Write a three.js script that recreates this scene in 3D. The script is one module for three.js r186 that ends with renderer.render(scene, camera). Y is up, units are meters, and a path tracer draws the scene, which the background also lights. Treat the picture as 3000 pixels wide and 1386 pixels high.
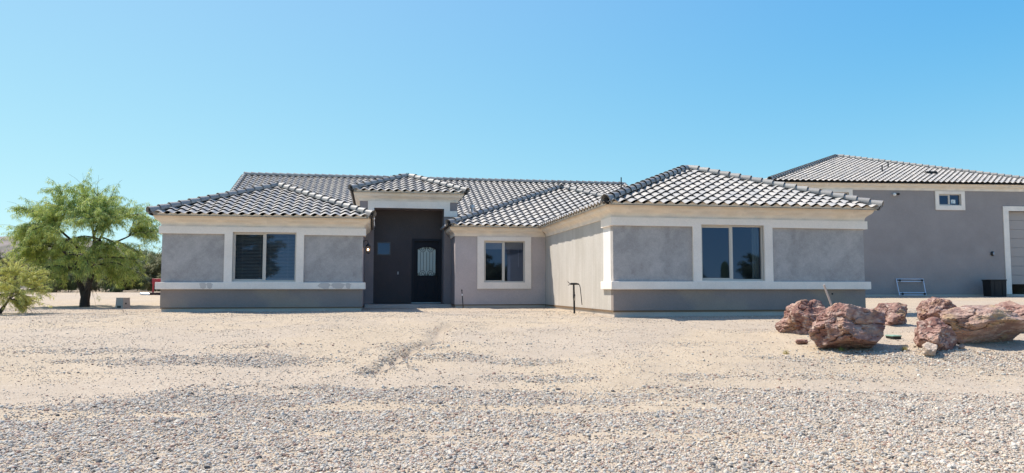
import * as THREE from 'three';
import { mergeGeometries } from 'three/addons/utils/BufferGeometryUtils.js';
import { RoundedBoxGeometry } from 'three/addons/geometries/RoundedBoxGeometry.js';

// ------------------------------------------------------------------ camera, sky, sun, exposure
const W = 1024, H = 473;
const scene = new THREE.Scene();
const camera = new THREE.PerspectiveCamera(34.75, W / H, 0.1, 3000);
camera.rotation.order = 'YXZ';
camera.position.set(0, 0.582, 0);
camera.rotation.set(0.0685, -0.1803, 0);
scene.add(camera);

const EXPO = 1.45;
const SUN = new THREE.Vector3(-0.5, 1, -0.36).normalize();
function skyRGB(dx, dy, dz, out) {
  const e = Math.max(0, Math.asin(Math.max(-1, Math.min(1, dy)))) * 57.2958;
  const c = dx * SUN.x + dy * SUN.y + dz * SUN.z, x = c - 0.2;
  const s = 0.5 * (x + Math.sqrt(x * x + 0.012));
  out[0] = (0.0 + 0.64 * Math.exp(-e / 10.5) + 0.5 * s) / EXPO;
  out[1] = (0.14 + 0.81 * Math.exp(-e / 19) + 0.47 * s) / EXPO;
  out[2] = (0.7 + 0.28 * Math.exp(-e / 30) + 0.2 * s) / EXPO;
  return out;
}
{
  const w = 512, h = 256, d = new Float32Array(w * h * 4), o = [0, 0, 0];
  for (let j = 0; j < h; j++) for (let i = 0; i < w; i++) {
    const lat = ((j + 0.5) / h - 0.5) * Math.PI, lon = ((i + 0.5) / w - 0.5) * 2 * Math.PI;
    skyRGB(Math.cos(lat) * Math.cos(lon), Math.sin(lat), Math.cos(lat) * Math.sin(lon), o);
    const k = (j * w + i) * 4; d[k] = o[0]; d[k + 1] = o[1]; d[k + 2] = o[2]; d[k + 3] = 1;
  }
  const t = new THREE.DataTexture(d, w, h, THREE.RGBAFormat, THREE.FloatType);
  t.mapping = THREE.EquirectangularReflectionMapping; t.magFilter = THREE.LinearFilter; t.minFilter = THREE.LinearFilter; t.wrapS = THREE.RepeatWrapping; t.needsUpdate = true;
  scene.background = t; scene.environment = t;
}
const sun = new THREE.DirectionalLight(new THREE.Color(1, 0.935, 0.83), 4.6);
sun.position.copy(SUN).multiplyScalar(80).add(new THREE.Vector3(6, 0, -22));
sun.target.position.set(6, 0, -22);
sun.castShadow = true; sun.shadow.mapSize.set(4096, 4096);
Object.assign(sun.shadow.camera, { left: -40, right: 40, top: 40, bottom: -40, near: 1, far: 200 });
scene.add(sun, sun.target);
const renderer = new THREE.WebGLRenderer({ antialias: true });
renderer.setSize(W, H);
renderer.toneMapping = THREE.LinearToneMapping;
renderer.toneMappingExposure = EXPO;
renderer.shadowMap.enabled = true;

// ------------------------------------------------------------------ helpers
function rng(seed) { let a = seed >>> 0; return () => { a |= 0; a = a + 0x6D2B79F5 | 0; let t = Math.imul(a ^ a >>> 15, 1 | a); t = t + Math.imul(t ^ t >>> 7, 61 | t) ^ t; return ((t ^ t >>> 14) >>> 0) / 4294967296; }; }
function h2(x, y, s) { let n = Math.imul(x, 374761393) + Math.imul(y, 668265263) + Math.imul(s, 1274126177) | 0; n = Math.imul(n ^ n >>> 13, 1274126177); return ((n ^ n >>> 16) >>> 0) / 4294967296; }
function vn(x, y, s = 0, per = 0) {           // value noise, optionally periodic
  let xi = Math.floor(x), yi = Math.floor(y); const xf = x - xi, yf = y - yi;
  const u = xf * xf * (3 - 2 * xf), v = yf * yf * (3 - 2 * yf); let x1 = xi + 1, y1 = yi + 1;
  if (per) { xi = ((xi % per) + per) % per; x1 = ((x1 % per) + per) % per; yi = ((yi % per) + per) % per; y1 = ((y1 % per) + per) % per; }
  const a = h2(xi, yi, s), b = h2(x1, yi, s), c = h2(xi, y1, s), d = h2(x1, y1, s);
  return a + (b - a) * u + (c - a) * v + (a - b - c + d) * u * v;
}
function fbm(x, y, o = 4, s = 0, per = 0) { let r = 0, a = 0.5, n = 0, p = per; for (let i = 0; i < o; i++) { r += a * vn(x, y, s + i * 17, p); n += a; a *= 0.5; x *= 2; y *= 2; p *= 2; } return r / n; }
function h3(x, y, z, s) { return h2(x + Math.imul(z, 1013), y - Math.imul(z, 7919), s); }
function vn3(x, y, z, s = 0) {
  const xi = Math.floor(x), yi = Math.floor(y), zi = Math.floor(z); let u = x - xi, v = y - yi, w = z - zi;
  u = u * u * (3 - 2 * u); v = v * v * (3 - 2 * v); w = w * w * (3 - 2 * w);
  const L = (a, b, t) => a + (b - a) * t;
  return L(L(L(h3(xi, yi, zi, s), h3(xi + 1, yi, zi, s), u), L(h3(xi, yi + 1, zi, s), h3(xi + 1, yi + 1, zi, s), u), v),
    L(L(h3(xi, yi, zi + 1, s), h3(xi + 1, yi, zi + 1, s), u), L(h3(xi, yi + 1, zi + 1, s), h3(xi + 1, yi + 1, zi + 1, s), u), v), w);
}
function fbm3(x, y, z, o = 4, s = 0) { let r = 0, a = 0.5, n = 0; for (let i = 0; i < o; i++) { r += a * vn3(x, y, z, s + i * 13); n += a; a *= 0.5; x *= 2.03; y *= 2.03; z *= 2.03; } return r / n; }
const sstep = (a, b, x) => { const t = Math.max(0, Math.min(1, (x - a) / (b - a))); return t * t * (3 - 2 * t); };
const lerp = (a, b, t) => a + (b - a) * t;
const toS = (c) => Math.round(255 * Math.max(0, Math.min(1, c <= 0.0031308 ? c * 12.92 : 1.055 * Math.pow(c, 1 / 2.4) - 0.055)));
function colorTex(n, period, fn) {            // fn(u,v in 0..1) -> linear rgb ; period = metres per repeat
  const d = new Uint8Array(n * n * 4);
  for (let j = 0; j < n; j++) for (let i = 0; i < n; i++) { const c = fn((i + 0.5) / n, (j + 0.5) / n), k = (j * n + i) * 4; d[k] = toS(c[0]); d[k + 1] = toS(c[1]); d[k + 2] = toS(c[2]); d[k + 3] = 255; }
  const t = new THREE.DataTexture(d, n, n); t.colorSpace = THREE.SRGBColorSpace; return fin(t, period);
}
function grayTex(n, period, fn) {
  const d = new Uint8Array(n * n * 4);
  for (let j = 0; j < n; j++) for (let i = 0; i < n; i++) { const c = Math.max(0, Math.min(255, 255 * fn((i + 0.5) / n, (j + 0.5) / n))), k = (j * n + i) * 4; d[k] = d[k + 1] = d[k + 2] = c; d[k + 3] = 255; }
  return fin(new THREE.DataTexture(d, n, n), period);
}
function fin(t, period) { t.wrapS = t.wrapT = THREE.RepeatWrapping; t.magFilter = THREE.LinearFilter; t.minFilter = THREE.LinearMipmapLinearFilter; t.generateMipmaps = true; t.repeat.set(1 / period, 1 / period); t.needsUpdate = true; return t; }
function boxUV(g) {                           // uv in metres from the dominant axis of each face
  if (g.index) g = g.toNonIndexed();
  const p = g.attributes.position, uv = new Float32Array(p.count * 2), a = new THREE.Vector3(), b = new THREE.Vector3(), c = new THREE.Vector3(), n = new THREE.Vector3();
  for (let i = 0; i < p.count; i += 3) {
    a.fromBufferAttribute(p, i); b.fromBufferAttribute(p, i + 1); c.fromBufferAttribute(p, i + 2);
    n.crossVectors(b.clone().sub(a), c.clone().sub(a)); const X = Math.abs(n.x), Y = Math.abs(n.y), Z = Math.abs(n.z);
    [a, b, c].forEach((q, k) => { let u, v; if (Z >= X && Z >= Y) { u = q.x; v = q.y; } else if (X >= Y) { u = q.z + 3.3; v = q.y; } else { u = q.x; v = q.z; } uv[(i + k) * 2] = u; uv[(i + k) * 2 + 1] = v; });
  }
  g.setAttribute('uv', new THREE.BufferAttribute(uv, 2)); return g;
}
function strip(g, keep = false) { const o = g.index ? g.toNonIndexed() : g; for (const k of Object.keys(o.attributes)) if (!['position', 'normal', 'uv'].includes(k) && !(keep && k === 'color')) o.deleteAttribute(k); if (!o.attributes.normal) o.computeVertexNormals(); if (!o.attributes.uv) o.setAttribute('uv', new THREE.BufferAttribute(new Float32Array(o.attributes.position.count * 2), 2)); return o; }
const merge = (list, keep = false) => mergeGeometries(list.map((g) => strip(g, keep)));
function box(x0, x1, y0, y1, z0, z1) { const g = new THREE.BoxGeometry(x1 - x0, y1 - y0, z1 - z0); g.translate((x0 + x1) / 2, (y0 + y1) / 2, (z0 + z1) / 2); return boxUV(g); }
function rbox(x0, x1, y0, y1, z0, z1, r = 0.01) { const g = new RoundedBoxGeometry(x1 - x0, y1 - y0, z1 - z0, 2, r); g.translate((x0 + x1) / 2, (y0 + y1) / 2, (z0 + z1) / 2); return boxUV(g); }
function tube(pts, r, seg = 12, rad = 6) { return strip(new THREE.TubeGeometry(new THREE.CatmullRomCurve3(pts.map((q) => new THREE.Vector3(...q))), seg, r, rad)); }
function bar(a, b, r0, r1 = r0, rad = 7) { const A = new THREE.Vector3(...a), B = new THREE.Vector3(...b), d = B.clone().sub(A), g = new THREE.CylinderGeometry(r1, r0, d.length(), rad); g.applyQuaternion(new THREE.Quaternion().setFromUnitVectors(new THREE.Vector3(0, 1, 0), d.clone().normalize())); g.translate((A.x + B.x) / 2, (A.y + B.y) / 2, (A.z + B.z) / 2); return strip(g); }
function triGeo(tris, normals = true) { const g = new THREE.BufferGeometry(); g.setAttribute('position', new THREE.Float32BufferAttribute(tris, 3)); if (normals) g.computeVertexNormals(); g.setAttribute('uv', new THREE.BufferAttribute(new Float32Array(tris.length / 3 * 2), 2)); return g; }
function part(name, g, m, parent) { const o = new THREE.Mesh(g, m); o.name = name; o.castShadow = o.receiveShadow = true; parent.add(o); return o; }
function grp(name, parent) { const o = new THREE.Group(); o.name = name; parent.add(o); return o; }
const taken = {};
function numbered(n) { const k = taken[n] = (taken[n] ?? -1) + 1; return k ? `${n}_${String(k).padStart(3, '0')}` : n; }
function thing(name, label, category, pos = [0, 0, 0], group) { const o = new THREE.Group(); o.name = numbered(name); o.position.set(...pos); o.userData = { label, category }; if (group) o.userData.group = group; scene.add(o); return o; }
function rebase(root, x, y, z) { const b = new THREE.Vector3(x, y, z); for (const c of root.children) c.position.sub(b); root.position.add(b); }   // built in world numbers, moved so that the group sits at the thing's base
const C = (r, g, b) => new THREE.Color().setRGB(r, g, b);
const M = (o) => new THREE.MeshStandardMaterial(o);

// ground frame: X across the lot, D away from the road, the slope runs along D
const cY = Math.cos(0.1803), sY = Math.sin(0.1803);
const toX = (x, z) => x * cY + z * sY, toD = (x, z) => x * sY - z * cY;
const wx = (X, D) => X * cY + D * sY, wz = (X, D) => X * sY - D * cY;
const prof = [[-60, -1.02], [6, -1.03], [8, -1.02], [9.5, -0.98], [11, -0.89], [12.5, -0.75], [14, -0.58], [16, -0.4], [17.5, -0.29], [19, -0.205], [20, -0.17], [23, -0.135], [28, -0.115], [31, -0.05], [35, 0.05], [37, 0.11], [40, 0.18], [50, 0.34], [80, 0.5], [200, 0.55], [3000, 0.6]];
const banks = [[6.28, 14.15, 0.98], [6.22, 15.9, 0.78], [8.6, 17.3, 0.6], [8.75, 15.6, 0.6], [7.78, 13.95, 0.56], [9.05, 14.6, 1.1], [10.7, 16.2, 0.75]];   // soil heaped round the boulders
const rill = [[-1.45, 18], [-1.62, 16.6], [-1.5, 15.6], [-1.85, 14.6], [-2.05, 13.4], [-2.3, 12.4]];
function baseH(D) { let i = 0; while (i < prof.length - 2 && D > prof[i + 1][0]) i++; const [a, ya] = prof[i], [b, yb] = prof[i + 1]; const p0 = prof[Math.max(0, i - 1)], p3 = prof[Math.min(prof.length - 1, i + 2)]; const t = Math.max(0, Math.min(1, (D - a) / (b - a))); const m0 = i ? (yb - p0[1]) / (b - p0[0]) : 0, m1 = (p3[1] - ya) / Math.max(1e-6, p3[0] - a), d = b - a; return (2 * t ** 3 - 3 * t * t + 1) * ya + (t ** 3 - 2 * t * t + t) * d * m0 + (-2 * t ** 3 + 3 * t * t) * yb + (t ** 3 - t * t) * d * m1; }
function rillDist(X, D) { let best = 9; for (let i = 0; i < rill.length - 1; i++) { const [ax, ad] = rill[i], [bx, bd] = rill[i + 1], dx = bx - ax, dd = bd - ad, t = Math.max(0, Math.min(1, ((X - ax) * dx + (D - ad) * dd) / (dx * dx + dd * dd))); best = Math.min(best, Math.hypot(X - ax - t * dx, D - ad - t * dd)); } return best; }
function groundY(x, z) {
  const X = toX(x, z), D = toD(x, z); let y = baseH(D);
  const near = 1 - sstep(18, 30, D);
  y += (fbm(x * 0.35, z * 0.35, 3, 5) - 0.5) * 0.07 * near + (fbm(x * 1.4, z * 1.4, 3, 9) - 0.5) * 0.045 * (0.25 + 0.75 * near);
  if (D > 5 && D < 40) y += (fbm(x * 6, z * 6, 3, 21) - 0.5) * 0.022;
  if (D > 60) y += (fbm(x * 0.03, z * 0.03, 3, 31) - 0.5) * 0.5 * sstep(60, 160, D);
  const r = rillDist(X, D); if (r < 0.5) y -= 0.15 * Math.exp(-((r / 0.11) ** 2)) * (0.4 + fbm(x * 3, z * 3, 2, 77));
  if (X > 4 && X < 13 && D > 11.5 && D < 19) for (const [bx, bd, br] of banks) { const q = Math.hypot(X - bx, D - bd) / br; if (q < 1.7) y += 0.075 * Math.exp(-(q ** 4) * 0.7) * (0.7 + 0.6 * fbm(x * 4, z * 4, 2, 91)); }
  return y;
}
const onGround = (X, D, dy = 0) => { const x = wx(X, D), z = wz(X, D); return [x, groundY(x, z) + dy, z]; };

// ------------------------------------------------------------------ materials
console.log('materials');
const bumpFine = grayTex(512, 0.9, (u, v) => 0.55 * fbm(u * 64, v * 64, 3, 3, 64) + 0.45 * fbm(u * 20, v * 20, 2, 8, 20));
const bumpSmooth = grayTex(512, 1.6, (u, v) => 0.6 * fbm(u * 14, v * 14, 4, 43, 14) + 0.4 * fbm(u * 70, v * 70, 2, 48, 70));
function mixc(a, b, t) { return [lerp(a[0], b[0], t), lerp(a[1], b[1], t), lerp(a[2], b[2], t)]; }
// bare grey brown-coat stucco with trowel blotches
const texPanel = colorTex(1024, 3.7, (u, v) => {
  const w = fbm(u * 6, v * 6, 3, 60, 6) * 1.3;
  let t = fbm(u * 8 + w * 2, v * 8 + w * 1.4, 5, 11, 8), q = fbm(u * 22 + w, v * 14, 3, 13, 22 > 0 ? 0 : 0), f = fbm(u * 180, v * 180, 2, 15, 180);
  t = sstep(0.25, 0.75, t); q = fbm(u * 30, v * 30, 3, 19, 30);
  let c = mixc([0.32, 0.294, 0.276], [0.5, 0.459, 0.428], t * 0.45 + q * 0.55);
  const k = 0.88 + 0.24 * f; return [c[0] * k, c[1] * k, c[2] * k];
});
const texTrim = colorTex(1024, 3.1, (u, v) => {
  const t = fbm(u * 7, v * 7, 4, 21, 7), f = fbm(u * 160, v * 160, 2, 25, 160), d = sstep(0.62, 0.74, fbm(u * 9, v * 11, 4, 29, 0 * 9)) * 0;
  const k = 0.84 + 0.2 * t + 0.12 * f - d; return [0.9 * k, 0.795 * k, 0.685 * k];
});
const texCove = colorTex(1024, 3.3, (u, v) => {
  const t = fbm(u * 5, v * 16, 4, 71, 0), t2 = vn(u * 8, v * 8, 74, 8), f = fbm(u * 150, v * 150, 2, 75, 150);
  const c = mixc([0.83, 0.705, 0.56], [0.79, 0.7, 0.6], t2); const k = 0.86 + 0.18 * vn(u * 12, v * 24, 76, 24) + 0.1 * f + 0 * t; return [c[0] * k, c[1] * k, c[2] * k];
});
const texTaupe = colorTex(1024, 3.9, (u, v) => {
  const t = fbm(u * 6, v * 6, 4, 31, 6), f = fbm(u * 170, v * 170, 2, 35, 170), k = 0.84 + 0.22 * t + 0.16 * f; return [0.5 * k, 0.425 * k, 0.395 * k];
});
const texLow = colorTex(1024, 3.9, (u, v) => {
  const t = fbm(u * 5, v * 5, 4, 41, 5), f = fbm(u * 170, v * 170, 2, 45, 170), k = 0.8 + 0.28 * t + 0.16 * f; const c = mixc([0.275, 0.227, 0.2], [0.335, 0.265, 0.21], sstep(0.4, 0.65, fbm(u * 4, v * 4, 3, 48, 4))); return [c[0] * k, c[1] * k, c[2] * k];
});
const texStreak = colorTex(1024, 4.3, (u, v) => {          // thin wash of colour run down the bare wall
  const s = fbm(u * 60, v * 3, 3, 51, 0 * 60), s1 = vn(u * 64, v * 4, 52, 64), s2 = vn(u * 24, v * 2, 53, 24), t = fbm(u * 4, v * 4, 3, 55, 4), f = fbm(u * 160, v * 160, 2, 57, 160);
  const c = mixc([0.475, 0.43, 0.375], [0.56, 0.515, 0.465], sstep(0.2, 0.8, 0.27 * s1 + 0.28 * s2 + 0.6 * t - 0.08 + 0 * s)); const k = 0.9 + 0.16 * f; return [c[0] * k, c[1] * k, c[2] * k];
});
const stucco = (map, bump = 0.006, tex = bumpFine, extra = {}) => M({ map, bumpMap: tex, bumpScale: bump, roughness: 0.92, ...extra });
const mPanel = stucco(texPanel, 0.003, bumpSmooth), mTrim = stucco(texTrim, 0.003), mCove = stucco(texCove, 0.002, bumpSmooth), mTaupe = stucco(texTaupe, 0.006), mLow = stucco(texLow, 0.004), mStreak = stucco(texStreak, 0.004, bumpSmooth);
const mSkim = stucco(texTrim, 0.002, bumpSmooth, { color: C(0.86, 0.93, 1.02) });
const mPier = stucco(texTaupe, 0.006, bumpFine, { color: C(0.55, 0.55, 0.57) });
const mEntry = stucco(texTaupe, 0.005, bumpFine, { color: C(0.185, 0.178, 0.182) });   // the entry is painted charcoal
const mGarage = stucco(texTaupe, 0.008, bumpFine, { color: C(0.61, 0.625, 0.63) });
const mDoor = M({ color: C(0.011, 0.011, 0.016), roughness: 0.7 });
const mDoorFrame = M({ color: C(0.016, 0.016, 0.021), roughness: 0.7 });
const mVinyl = M({ color: C(0.6, 0.54, 0.46), roughness: 0.5 });
const mBlack = M({ color: C(0.012, 0.012, 0.013), roughness: 0.5 });
const mIron = M({ color: C(0.01, 0.01, 0.01), roughness: 0.45, metalness: 0.4 });
const mScreed = M({ color: C(0.19, 0.12, 0.065), roughness: 0.8 });
const mConcrete = stucco(texTrim, 0.004, bumpFine, { color: C(0.62, 0.6, 0.58) });
const mRoom = M({ color: C(0.5, 0.47, 0.43), roughness: 0.95, side: THREE.DoubleSide });
const mBlind = M({ color: C(0.85, 0.85, 0.82), roughness: 0.6 });
const mFelt = M({ color: C(0.018, 0.018, 0.02), roughness: 0.95 });
const mGalv = M({ color: C(0.42, 0.46, 0.5), roughness: 0.4, metalness: 0.7 });
const mGlass = new THREE.MeshPhysicalMaterial({ color: C(0.008, 0.01, 0.013), roughness: 0.015, ior: 2.33, specularColor: C(0.42, 0.58, 1), transparent: true, opacity: 0.6, side: THREE.DoubleSide });   // dark low-e coated panes
const texTile = colorTex(512, 1.1, (u, v) => { const t = fbm(u * 12, v * 12, 3, 81, 12), f = fbm(u * 120, v * 120, 2, 85, 120), k = 0.88 + 0.14 * t + 0.1 * f; return [k, k, k]; });
const tileTones = [[0.41, 0.38, 0.345], [0.355, 0.338, 0.32], [0.455, 0.415, 0.37], [0.385, 0.358, 0.325]];
const mTiles = tileTones.map((c) => M({ color: C(...c), map: texTile, roughness: 0.5 }));
const mCaps = [[0.27, 0.25, 0.23], [0.30, 0.28, 0.255], [0.34, 0.315, 0.28]].map((c) => M({ color: C(...c), map: texTile, roughness: 0.55 }));

// ------------------------------------------------------------------ roof tiles
const TW = 0.305, TE = 0.345, TL = 0.41, AMP = 0.062, NS = 12;
const tileH = (t) => AMP * Math.pow(0.5 - 0.5 * Math.cos(2 * Math.PI * t), 0.85);
const tileTris = (() => {                                     // (across, up the slope, off the slope); the lower end stands clear of the course below
  const out = [], P = (i, b, n) => [TW * i / NS, b, n], lo = (i) => tileH(i / NS) * 1.15 + 0.052, th = 0.007;
  for (let i = 0; i < NS; i++) {
    const h0 = tileH(i / NS), h1 = tileH((i + 1) / NS), l0 = lo(i), l1 = lo(i + 1);
    const a = P(i, 0, l0), b = P(i + 1, 0, l1), c = P(i + 1, TL, h1 + 0.006), d = P(i, TL, h0 + 0.006), e = P(i, 0.002, l0 - th), f = P(i + 1, 0.002, l1 - th);
    out.push([a, b, c], [a, c, d], [e, f, b], [e, b, a]);
    if (i % 2 === 0) { const f2 = P(i + 2, 0.002, lo(i + 2) - th), k = P(i, TL, h0 + 0.001), g2 = P(i + 2, TL, tileH((i + 2) / NS) + 0.001); out.push([f2, e, k], [f2, k, g2]); }
  }
  return out;
})();
function clipTris(tris, poly) {                               // keep what lies inside the convex polygon in the first two coordinates
  let list = tris.map((t) => t.slice());
  for (let i = 0; i < poly.length; i++) {
    const [ax, ay] = poly[i], [bx, by] = poly[(i + 1) % poly.length], nx = -(by - ay), ny = bx - ax; const out = [];
    for (const t of list) {
      const q = []; for (let k = 0; k < t.length; k++) { const p = t[k], n = t[(k + 1) % t.length], dp = (p[0] - ax) * nx + (p[1] - ay) * ny, dn = (n[0] - ax) * nx + (n[1] - ay) * ny; if (dp >= 0) q.push(p); if (dp * dn < 0) { const s = dp / (dp - dn); q.push([lerp(p[0], n[0], s), lerp(p[1], n[1], s), lerp(p[2], n[2], s)]); } }
      if (q.length > 2) out.push(q);
    }
    list = out;
  }
  const r = []; for (const q of list) for (let k = 1; k < q.length - 1; k++) r.push([q[0], q[k], q[k + 1]]); return r;
}
function uvXY(g, s = 1) { const p = g.attributes.position, uv = new Float32Array(p.count * 2); for (let i = 0; i < p.count; i++) { uv[i * 2] = p.getX(i) * s; uv[i * 2 + 1] = p.getY(i) * s; } g.setAttribute('uv', new THREE.BufferAttribute(uv, 2)); return g; }
const tileGeos = [0, 1, 2].map((k) => { const g = triGeo(tileTris.flat(2)); uvXY(g); const uv = g.attributes.uv; for (let i = 0; i < uv.count; i++) uv.setXY(i, uv.getX(i) + k * 0.37, uv.getY(i) + k * 0.61); return g; });
const tr = rng(77);
// face: O eave corner, e along the eave, inward horizontal dir; poly in (along, plan distance in)
function roofFace(parent, O, e, inn, m, polyPlan, single, budget = 1e9) {
  const k = Math.hypot(1, m), E = new THREE.Vector3(...e), S = new THREE.Vector3(inn[0], m, inn[2]).divideScalar(k), N = new THREE.Vector3().crossVectors(E, S), o = new THREE.Vector3(...O);
  const poly = polyPlan.map(([a, b]) => [a, b * k]); const bas = new THREE.Matrix4().makeBasis(E, S, N);
  const toW = (p) => o.clone().addScaledVector(E, p[0]).addScaledVector(S, p[1]).addScaledVector(N, p[2]);
  const deck = []; for (let i = 1; i < poly.length - 1; i++) for (const q of [poly[0], poly[i], poly[i + 1]]) deck.push(...toW([q[0], q[1], -0.03]).toArray());
  part('roof_deck', triGeo(deck), mFelt, parent);
  const amax = Math.max(...poly.map((q) => q[0])), bmax = Math.max(...poly.map((q) => q[1])), inside = (a, b) => poly.every(([ax, ay], i) => { const [bx, by] = poly[(i + 1) % poly.length]; return (bx - ax) * (b - ay) - (by - ay) * (a - ax) >= 0; });
  const pend = [[], [], [], []]; let made = 0;
  const open = poly.map((q) => q.slice()); // let the eave course hang over by 4 cm
  for (const q of open) if (q[1] < 1e-6) q[1] = -0.05;
  for (let j = 0; j * TE < bmax; j++) for (let i = -1; i * TW < amax; i++) {
    const a = i * TW + (amax % TW) / 2, b = j * TE - 0.03; const tone = tr() < 0.42 ? 0 : tr() < 0.5 ? 1 : tr() < 0.5 ? 2 : 3, v = Math.floor(tr() * 3), ja = (tr() - 0.5) * 0.006, jb = (tr() - 0.5) * 0.02, rot = (tr() - 0.5) * 0.026;
    const cs = [[a, b + 0.031], [a + TW, b + 0.031], [a, b + TL], [a + TW, b + TL]]; const all = cs.every(([x, y]) => inside(x, y));
    if (all) {
      const pos = toW([a + ja, b + jb, (tr() - 0.5) * 0.004]), mt = bas.clone().multiply(new THREE.Matrix4().makeRotationZ(rot)); mt.setPosition(pos);
      if (single && made < budget) { const o2 = part('roof_tile', tileGeos[v], mTiles[tone], parent); o2.applyMatrix4(mt); made++; }
      else pend[tone].push(tileGeos[v].clone().applyMatrix4(mt));
    } else {
      const cl = clipTris(tileTris.map((t) => t.map((p) => [p[0] + a + ja, p[1] + b + jb, p[2]])), open); if (cl.length < 3) continue;
      const g = triGeo(cl.flat(2)); uvXY(g); g.applyMatrix4(bas.clone().setPosition(o));
      if (single && made < budget && cl.length > 12) { part('roof_tile', g, mTiles[tone], parent); made++; } else pend[tone].push(g);
    }
  }
  pend.forEach((l, q) => { if (l.length) { const s = part('roof_tiles', merge(l), mTiles[q], parent); s.userData.kind = 'stuff'; } });
  return made;
}
const CL = 0.405, CE = 0.345;
const capGeo = (() => {
  const t = [], n = 12, R0 = 0.13, R1 = 0.094, a0 = -1.85, th = 0.008; const P = (a, r, z) => [Math.sin(a) * r, Math.cos(a) * r, z];
  for (let i = 0; i < n; i++) {
    const a = a0 + (-2 * a0) * i / n, b = a0 + (-2 * a0) * (i + 1) / n;
    t.push(P(a, R0, 0), P(b, R0, 0), P(b, R1, CL), P(a, R0, 0), P(b, R1, CL), P(a, R1, CL));
    t.push(P(a, R0 - th, 0.003), P(b, R0 - th, 0.003), P(b, R0, 0), P(a, R0 - th, 0.003), P(b, R0, 0), P(a, R0, 0));
    t.push(P(b, R0 - th, 0.003), P(a, R0 - th, 0.003), P(a, R1 - th, CL), P(b, R0 - th, 0.003), P(a, R1 - th, CL), P(b, R1 - th, CL));
  }
  return uvXY(triGeo(t.flat()), 1);
})();
function capRow(parent, A, B, lift = 0.112, starter = true) { // from the low end A to the high end B
  const a = new THREE.Vector3(...A), b = new THREE.Vector3(...B), d = b.clone().sub(a), L = d.length(); d.normalize();
  const r = new THREE.Vector3().crossVectors(new THREE.Vector3(0, 1, 0), d).normalize(), u = new THREE.Vector3().crossVectors(d, r);
  const put = (t, n, tilt) => { const q = new THREE.Matrix4().makeBasis(r, u, d).multiply(new THREE.Matrix4().makeRotationX(tilt + (tr() - 0.5) * 0.02)).multiply(new THREE.Matrix4().makeRotationY((tr() - 0.5) * 0.03)); q.setPosition(a.clone().addScaledVector(d, t).addScaledVector(u, n)); const o = part('ridge_cap', capGeo, mCaps[Math.floor(tr() * 3)], parent); o.applyMatrix4(q); };
  for (let t = starter ? -0.04 : 0; t < L - 0.12; t += CE) put(t, lift - 0.02, 0.045);
  if (starter) { put(-0.01, lift - 0.055, 0.045); put(0.01, lift - 0.09, 0.045); put(0.03, lift - 0.125, 0.045); }
  const g = new THREE.BoxGeometry(0.09, 0.15, L); g.translate(0, 0, L / 2); g.applyMatrix4(new THREE.Matrix4().makeBasis(r, u, d).setPosition(a.clone().addScaledVector(u, 0.06))); part('ridge_board', strip(g), mFelt, parent);
}
function closure(parent, O, e, out, len, y0, mat, amax = len) { // stucco fill under the wave of the eave course
  const t = [], n = Math.ceil(len / TW) * 8; const off = (amax % TW) / 2;
  for (let i = 0; i < n; i++) {
    const a = len * i / n, b = len * (i + 1) / n, ph = (s) => tileH((((s - off) / TW) % 1 + 1) % 1) * 1.05 + 0.012;
    const P = (s, y) => [O[0] + e[0] * s, y, O[2] + e[2] * s];
    const a0 = P(a, y0 - 0.045), b0 = P(b, y0 - 0.045), a1 = P(a, y0 + ph(a)), b1 = P(b, y0 + ph(b)); t.push(...a0, ...b0, ...b1, ...a0, ...b1, ...a1);
  }
  return part('eave_closure', boxUV(triGeo(t)), mat, parent);
}
// sweep of a (offset, height) section along a plan line; n = outward per segment by miter
function sweep(path, sec, side = 1, closed = false) {
  const n = path.length, mv = path.map((p, i) => {
    const pr = path[(i - 1 + n) % n], nx = path[(i + 1) % n]; const N = (a, b) => { const l = Math.hypot(b[0] - a[0], b[1] - a[1]); return [-(b[1] - a[1]) / l * side, (b[0] - a[0]) / l * side]; };
    if (!closed && i === 0) return N(p, nx); if (!closed && i === n - 1) return N(pr, p);
    const A = N(pr, p), B = N(p, nx), s = 1 + A[0] * B[0] + A[1] * B[1]; return [(A[0] + B[0]) / s, (A[1] + B[1]) / s];
  });
  const P = (i, k) => [path[i][0] + mv[i][0] * sec[k][0], sec[k][1], path[i][1] + mv[i][1] * sec[k][0]]; const t = [];
  for (let i = 0; i < (closed ? n : n - 1); i++) { const j = (i + 1) % n; for (let k = 0; k < sec.length - 1; k++) { const a = P(i, k), b = P(j, k), c = P(j, k + 1), d = P(i, k + 1); if (side > 0) t.push(...a, ...b, ...c, ...a, ...c, ...d); else t.push(...b, ...a, ...d, ...b, ...d, ...c); } }
  if (!closed) for (const i of [0, n - 1]) for (let k = 1; k < sec.length - 1; k++) t.push(...P(i, 0), ...P(i, k), ...P(i, k + 1));
  return boxUV(triGeo(t));
}
const cove = (y, s = 1) => [[0, y], [0.03, y], [0.033, y + 0.05 * s], [0.045, y + 0.09 * s], [0.075, y + 0.13 * s], [0.12, y + 0.165 * s], [0.165, y + 0.195 * s], [0.195, y + 0.235 * s], [0.21, y + 0.275 * s], [0.215, y + 0.295 * s], [0.23, y + 0.297 * s], [0.23, y + 0.35 * s], [0, y + 0.35 * s]];

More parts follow.
